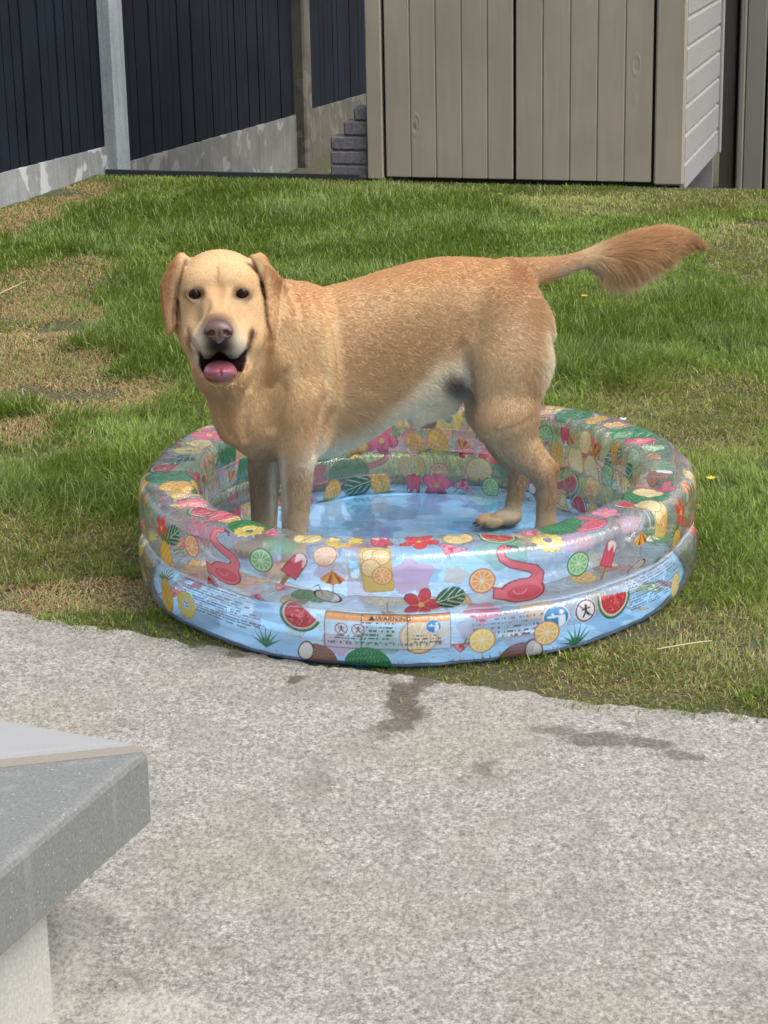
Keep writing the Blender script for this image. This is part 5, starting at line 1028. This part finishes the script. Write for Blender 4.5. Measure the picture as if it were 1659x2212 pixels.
for ex, ey in ((421, 635), (523, 633)):
    V = SV*.0150; c0 = HP(ex, ey, .0365)
    o = mesh_np('eye', V, SF, me_.m)
    A = (HA@DM)                                # rows: head axes in world
    Rm = Matrix([list(A[:, 0]), list(A[:, 1]), list(A[:, 2])]) if False else Matrix(A.T.tolist())
    o.matrix_world = Matrix.Translation(Vector(d2w(c0))) @ Rm.to_4x4(); mw = o.matrix_world.copy()
    o.parent = dog; o.matrix_parent_inverse = parent_inv(dog)
# ---- nose leather
nf = Field(HP(472, 715, .12)-.055, HP(472, 715, .12)+.055, .0016)
def ne(x, y, d, r, k, cut=False): nf.ell(HP(x, y, d), r, HA, k, cut)
ne(472, 711, .126, (.0270, .0170, .018), .006); ne(458, 718, .124, (.0150, .0120, .016), .008); ne(487, 718, .124, (.0150, .0120, .016), .008)
ne(472, 724, .124, (.012, .017, .014), .008)
ne(457, 719, .139, (.0060, .0052, .008), .004, True); ne(488, 719, .139, (.0060, .0052, .008), .004, True)
ne(450, 722, .134, (.0060, .0030, .008), .003, True); ne(495, 722, .134, (.0060, .0030, .008), .003, True)
ne(472, 732, .142, (.0014, .014, .006), .003, True)
NVv, NFf = surface_nets(nf.f, nf.o, nf.h)
m = NT('nose_leather'); vz = m.n('TexVoronoi', {'Vector': m.coord(), 'Scale': 700}); m.principled(Base_Color=srgb(112, 80, 74), Roughness=.36, Specular_IOR_Level=.55, Normal=m.bump(vz.outputs[0], .35, .001))
keep(mesh_np('nose', d2w(NVv), NFf, m.m), dog)
# ---- tongue, lower lip line, teeth
tf = Field(HP(478, 800, .05)-.06, HP(478, 800, .05)+.06, .002)
tf.ell(HP(476, 806, .045), (.033, .014, .045), HA, .004)
tf.ell(HP(476, 799, .048), (.030, .020, .030), HA, .010)
tf.ell(HP(476, 797, .092), (.0018, .022, .012), HA, .005, True)
TV, TF = surface_nets(tf.f, tf.o, tf.h)
m = NT('tongue_wet'); tn = m.noise(m.coord(), 500, 2); m.principled(Base_Color=m.mix(tn, srgb(172, 92, 104), srgb(200, 120, 130)), Roughness=.30, Subsurface_Weight=.15, Subsurface_Radius=(.01, .004, .003), Normal=m.bump(tn, .3, .001))
keep(mesh_np('tongue', d2w(TV), TF, m.m), dog)
# ---- claws of the one paw in full view
m = NT('claw_horn'); m.principled(Base_Color=srgb(58, 50, 46), Roughness=.4)
for dx, db in ((.028, -.021), (.038, -.008), (.038, .008), (.028, .021)):
    c0 = pq+np.array([.012, 0, 0])+np.array([dx+.019, db, .009])*1.08; V = SV*np.array([.0075, .0026, .0030]); V[:, 2] -= .25*V[:, 0]; keep(mesh_np('claw', d2w(c0+V), SF, m.m), dog)
# ---- hair
NH = globals().get('NH', 420000)
def grow():
    P = BV; T = np.vstack([BF[:, [0, 1, 2]], BF[:, [0, 2, 3]]])
    A, B, C = P[T[:, 0]], P[T[:, 1]], P[T[:, 2]]; N = np.cross(B-A, C-A); ar = np.linalg.norm(N, axis=1)/2; N /= (2*ar[:, None]+1e-12)
    cen = (A+B+C)/3; hx, hy, hd = head_xy(cen)
    VN = np.zeros(P.shape); 
    for i in range(3): np.add.at(VN, T[:, i], N*ar[:, None])
    VN /= np.linalg.norm(VN, axis=1)[:, None]+1e-12
    mx, my = mid_px(cen)
    den = ar.copy(); toCam = (w2d(CAMP)-cen); toCam /= np.linalg.norm(toCam, axis=1)[:, None]
    den *= np.where((N*toCam).sum(1) < -.25, .30, 1.0)          # the flank turned away carries a thinner coat
    hm = is_head(cen); den *= np.where(hm, 1.7, 1.0); den *= np.where(mx > 1180, 1.8, 1.0)*1.0
    pd = poly_sdf(hx, hy, MOUTH)
    bad = hm & (((pd < 3) & (hd > -.02)) | (((hx-421)/16)**2+((hy-635)/10)**2 < 1) | (((hx-523)/16)**2+((hy-633)/10)**2 < 1) | ((((hx-472)/28)**2+((hy-718)/20)**2 < 1) & (hd > .08)))
    den[bad] = 0
    r = np.random.default_rng(11); t = r.choice(len(T), NH, p=den/den.sum())
    u, v = r.random(NH), r.random(NH); f_ = u+v > 1; u[f_], v[f_] = 1-u[f_], 1-v[f_]; w0 = 1-u-v
    R = A[t]*w0[:, None]+B[t]*u[:, None]+C[t]*v[:, None]
    n = VN[T[t, 0]]*w0[:, None]+VN[T[t, 1]]*u[:, None]+VN[T[t, 2]]*v[:, None]; n /= np.linalg.norm(n, axis=1)[:, None]
    mx, my = mid_px(R); hx, hy, hd = head_xy(R); hm = is_head(R)
    D = np.tile(np.array([-1.0, 0, -.38]), (NH, 1)); ln = np.full(NH, .0105)
    s_ = lambda q: 1/(1+np.exp(-q))
    neck = s_((660-mx)/25)*s_((960-my)/30); D += neck[:, None]*np.array([.35, 0, -.75])
    leg = s_((my-930-.0*mx)/22); leg = np.maximum(leg, s_((my-790)/40)*s_((mx-1010)/25)); D = D*(1-leg[:, None])+leg[:, None]*np.array([-.12, 0, -1.0])
    ln = ln*(1-leg)+leg*.0085; D += np.array([0, 0, 0])
    belly = s_((-n[:, 2]-.35)/.12)*(1-leg)*(mx < 1060); ln = ln+belly*.012; D += (belly[:, None]*np.array([-.2, 0, -.4]))
    rump = s_((mx-1150)/10)*s_((my-640)/15)*s_((900-my)/20); ln = ln+rump*.012
    tail = (mx > 1135) & (my < 640); tk = np.clip((mx-1240)/60, 0, 1)*tail; low = s_((-n[:, 2]+.0)/.25)
    tt = np.array([-1, 0, .25]); tdir = np.where((mx > 1430)[:, None], np.array([-1, 0, -.30]), np.where((mx > 1250)[:, None], np.array([-1, 0, .22]), np.array([-1, 0, .12])))
    D = np.where(tail[:, None], tdir+np.array([.80, 0, -1.5])*(tk*low*np.clip((1500-mx)/120, 0, 1))[:, None], D)
    fth = tk*low*np.clip((1470-mx)/130, .12, 1)*np.clip((mx-1262)/35, 0, 1)
    ln = np.where(tail, .013+.016*tk+.040*fth, ln)
    nose = HP(472, 705, .15); hdv = R-nose; hdv /= np.linalg.norm(hdv, axis=1)[:, None]
    earm = hm & ((hx < 381) | (hx > 570)); D = np.where(hm[:, None], hdv, D); D = np.where(earm[:, None], HA[1]*-1+HA[2]*-.25, D)
    dn = np.clip(np.linalg.norm((R-nose), axis=1)/.12, .25, 1.3)
    ln = np.where(hm, .0046*dn, ln); ln *= np.where(hm & (np.minimum(np.hypot(hx-421, (hy-636)*1.4), np.hypot(hx-523, (hy-634)*1.4)) < 34), .45, 1); ln *= np.where(hm & (np.hypot(hx-473, hy-745) < 45), .6, 1)
    ln = np.where(earm, .0085, ln)
    ln = np.where((my > 1100) & ~hm, .0055, ln)
    # swirl and clumps
    q = fbm(R*9, 2)*(.10+.14*(my < 680)*(mx < 780))+fbm(R*45+9, 2)*.04; T2 = np.cross(n, D); D = D+T2*q[:, None]*np.where(hm, .22, .7)[:, None]
    D -= n*(D*n).sum(1)[:, None]; D /= np.linalg.norm(D, axis=1)[:, None]+1e-9
    lift = np.where(hm, .06, .10)+.06*r.random(NH)+.02*np.clip(fbm(R*60, 2), -1, 1)+np.where(tail, .12*tk, 0)
    ln = ln*np.where(fth > .15, .35+1.1*r.random(NH), .65+.6*r.random(NH)); jit = r.normal(size=(NH, 3))*.09
    d0 = D+n*lift[:, None]*1.5+jit; d0 /= np.linalg.norm(d0, axis=1)[:, None]; d1 = D+n*lift[:, None]*.35+jit*1.4; d1 /= np.linalg.norm(d1, axis=1)[:, None]
    d2 = D+n*.02+jit*(1.2+2.0*fth)[:, None]+np.array([0, 0, -.25])*(tk*low)[:, None]; d2 /= np.linalg.norm(d2, axis=1)[:, None]
    p0 = R-n*.0008; p1 = p0+d0*(ln*.30)[:, None]; p2 = p1+d1*(ln*.36)[:, None]; p3 = p2+d2*(ln*.34)[:, None]
    pts = np.stack([p0, p1, p2, p3], 1); W = d2w(pts)
    wd = np.where(hm, .00028, .00036)*np.where(tail, .9, 1)*(.8+.4*r.random(NH))
    rr = wd[:, None]*np.array([1.0, .95, .7, .15])
    col = np.ones((NH, 4)); base = coat(R)*COAT_K
    var = (1+r.normal(size=NH)*.055+.06*fbm(R*80+3, 2)-.03)
    light = np.clip(r.random(NH)-.80, 0, 1)*1.6
    base = base*np.clip(var, .5, 1.6)[:, None]; base = base+(arr_srgb((240, 222, 192))-base)*(light*.22)[:, None]*np.where(base.mean(1) > .12, 1, 0)[:, None]
    base = base*(1+.0*base)
    tipc = (fth*np.clip((my-(600-.28*(mx-1330)))/40+.6, 0, 1))[:, None]*.75; base = base*(1-tipc)+arr_srgb((230, 206, 168))*tipc
    base = base*1.55; col[:, :3] = np.clip(base, .003, .95)
    return W, rr, col
W_, rr_, hc_ = grow()
hcv = bpy.data.hair_curves.new('fur'); hcv.add_curves([4]*len(W_))
hcv.attributes['position'].data.foreach_set('vector', W_.astype(np.float32).ravel()) if 'position' in hcv.attributes else None
ra = hcv.attributes.get('radius') or hcv.attributes.new('radius', 'FLOAT', 'POINT'); ra.data.foreach_set('value', rr_.astype(np.float32).ravel())
ca = hcv.attributes.new('Col', 'FLOAT_COLOR', 'CURVE'); ca.data.foreach_set('color', hc_.astype(np.float32).ravel())
m = NT('dog_fur'); at = m.n('Attribute', attribute_name='Col')
hb = m.n('BsdfHairPrincipled', {'Roughness': .45, 'Radial Roughness': .6, 'Coat': 0.0, 'Random Roughness': .2}) if False else None
df = m.n('BsdfDiffuse', {'Color': at.outputs[0], 'Roughness': .4}); tr = m.n('BsdfTranslucent', {'Color': at.outputs[0]})
gl = m.n('BsdfGlossy', {'Color': (1.0, .92, .8), 'Roughness': .42})
mx1 = m.n('MixShader', {0: .48, 1: df.outputs[0], 2: tr.outputs[0]}); mx2 = m.n('MixShader', {0: .016, 1: mx1.outputs[0], 2: gl.outputs[0]})
m.t.links.new(mx2.outputs[0], m.out.inputs[0]); hcv.materials.append(m.m)
fur = keep(link(bpy.data.objects.new('fur', hcv)), dog)
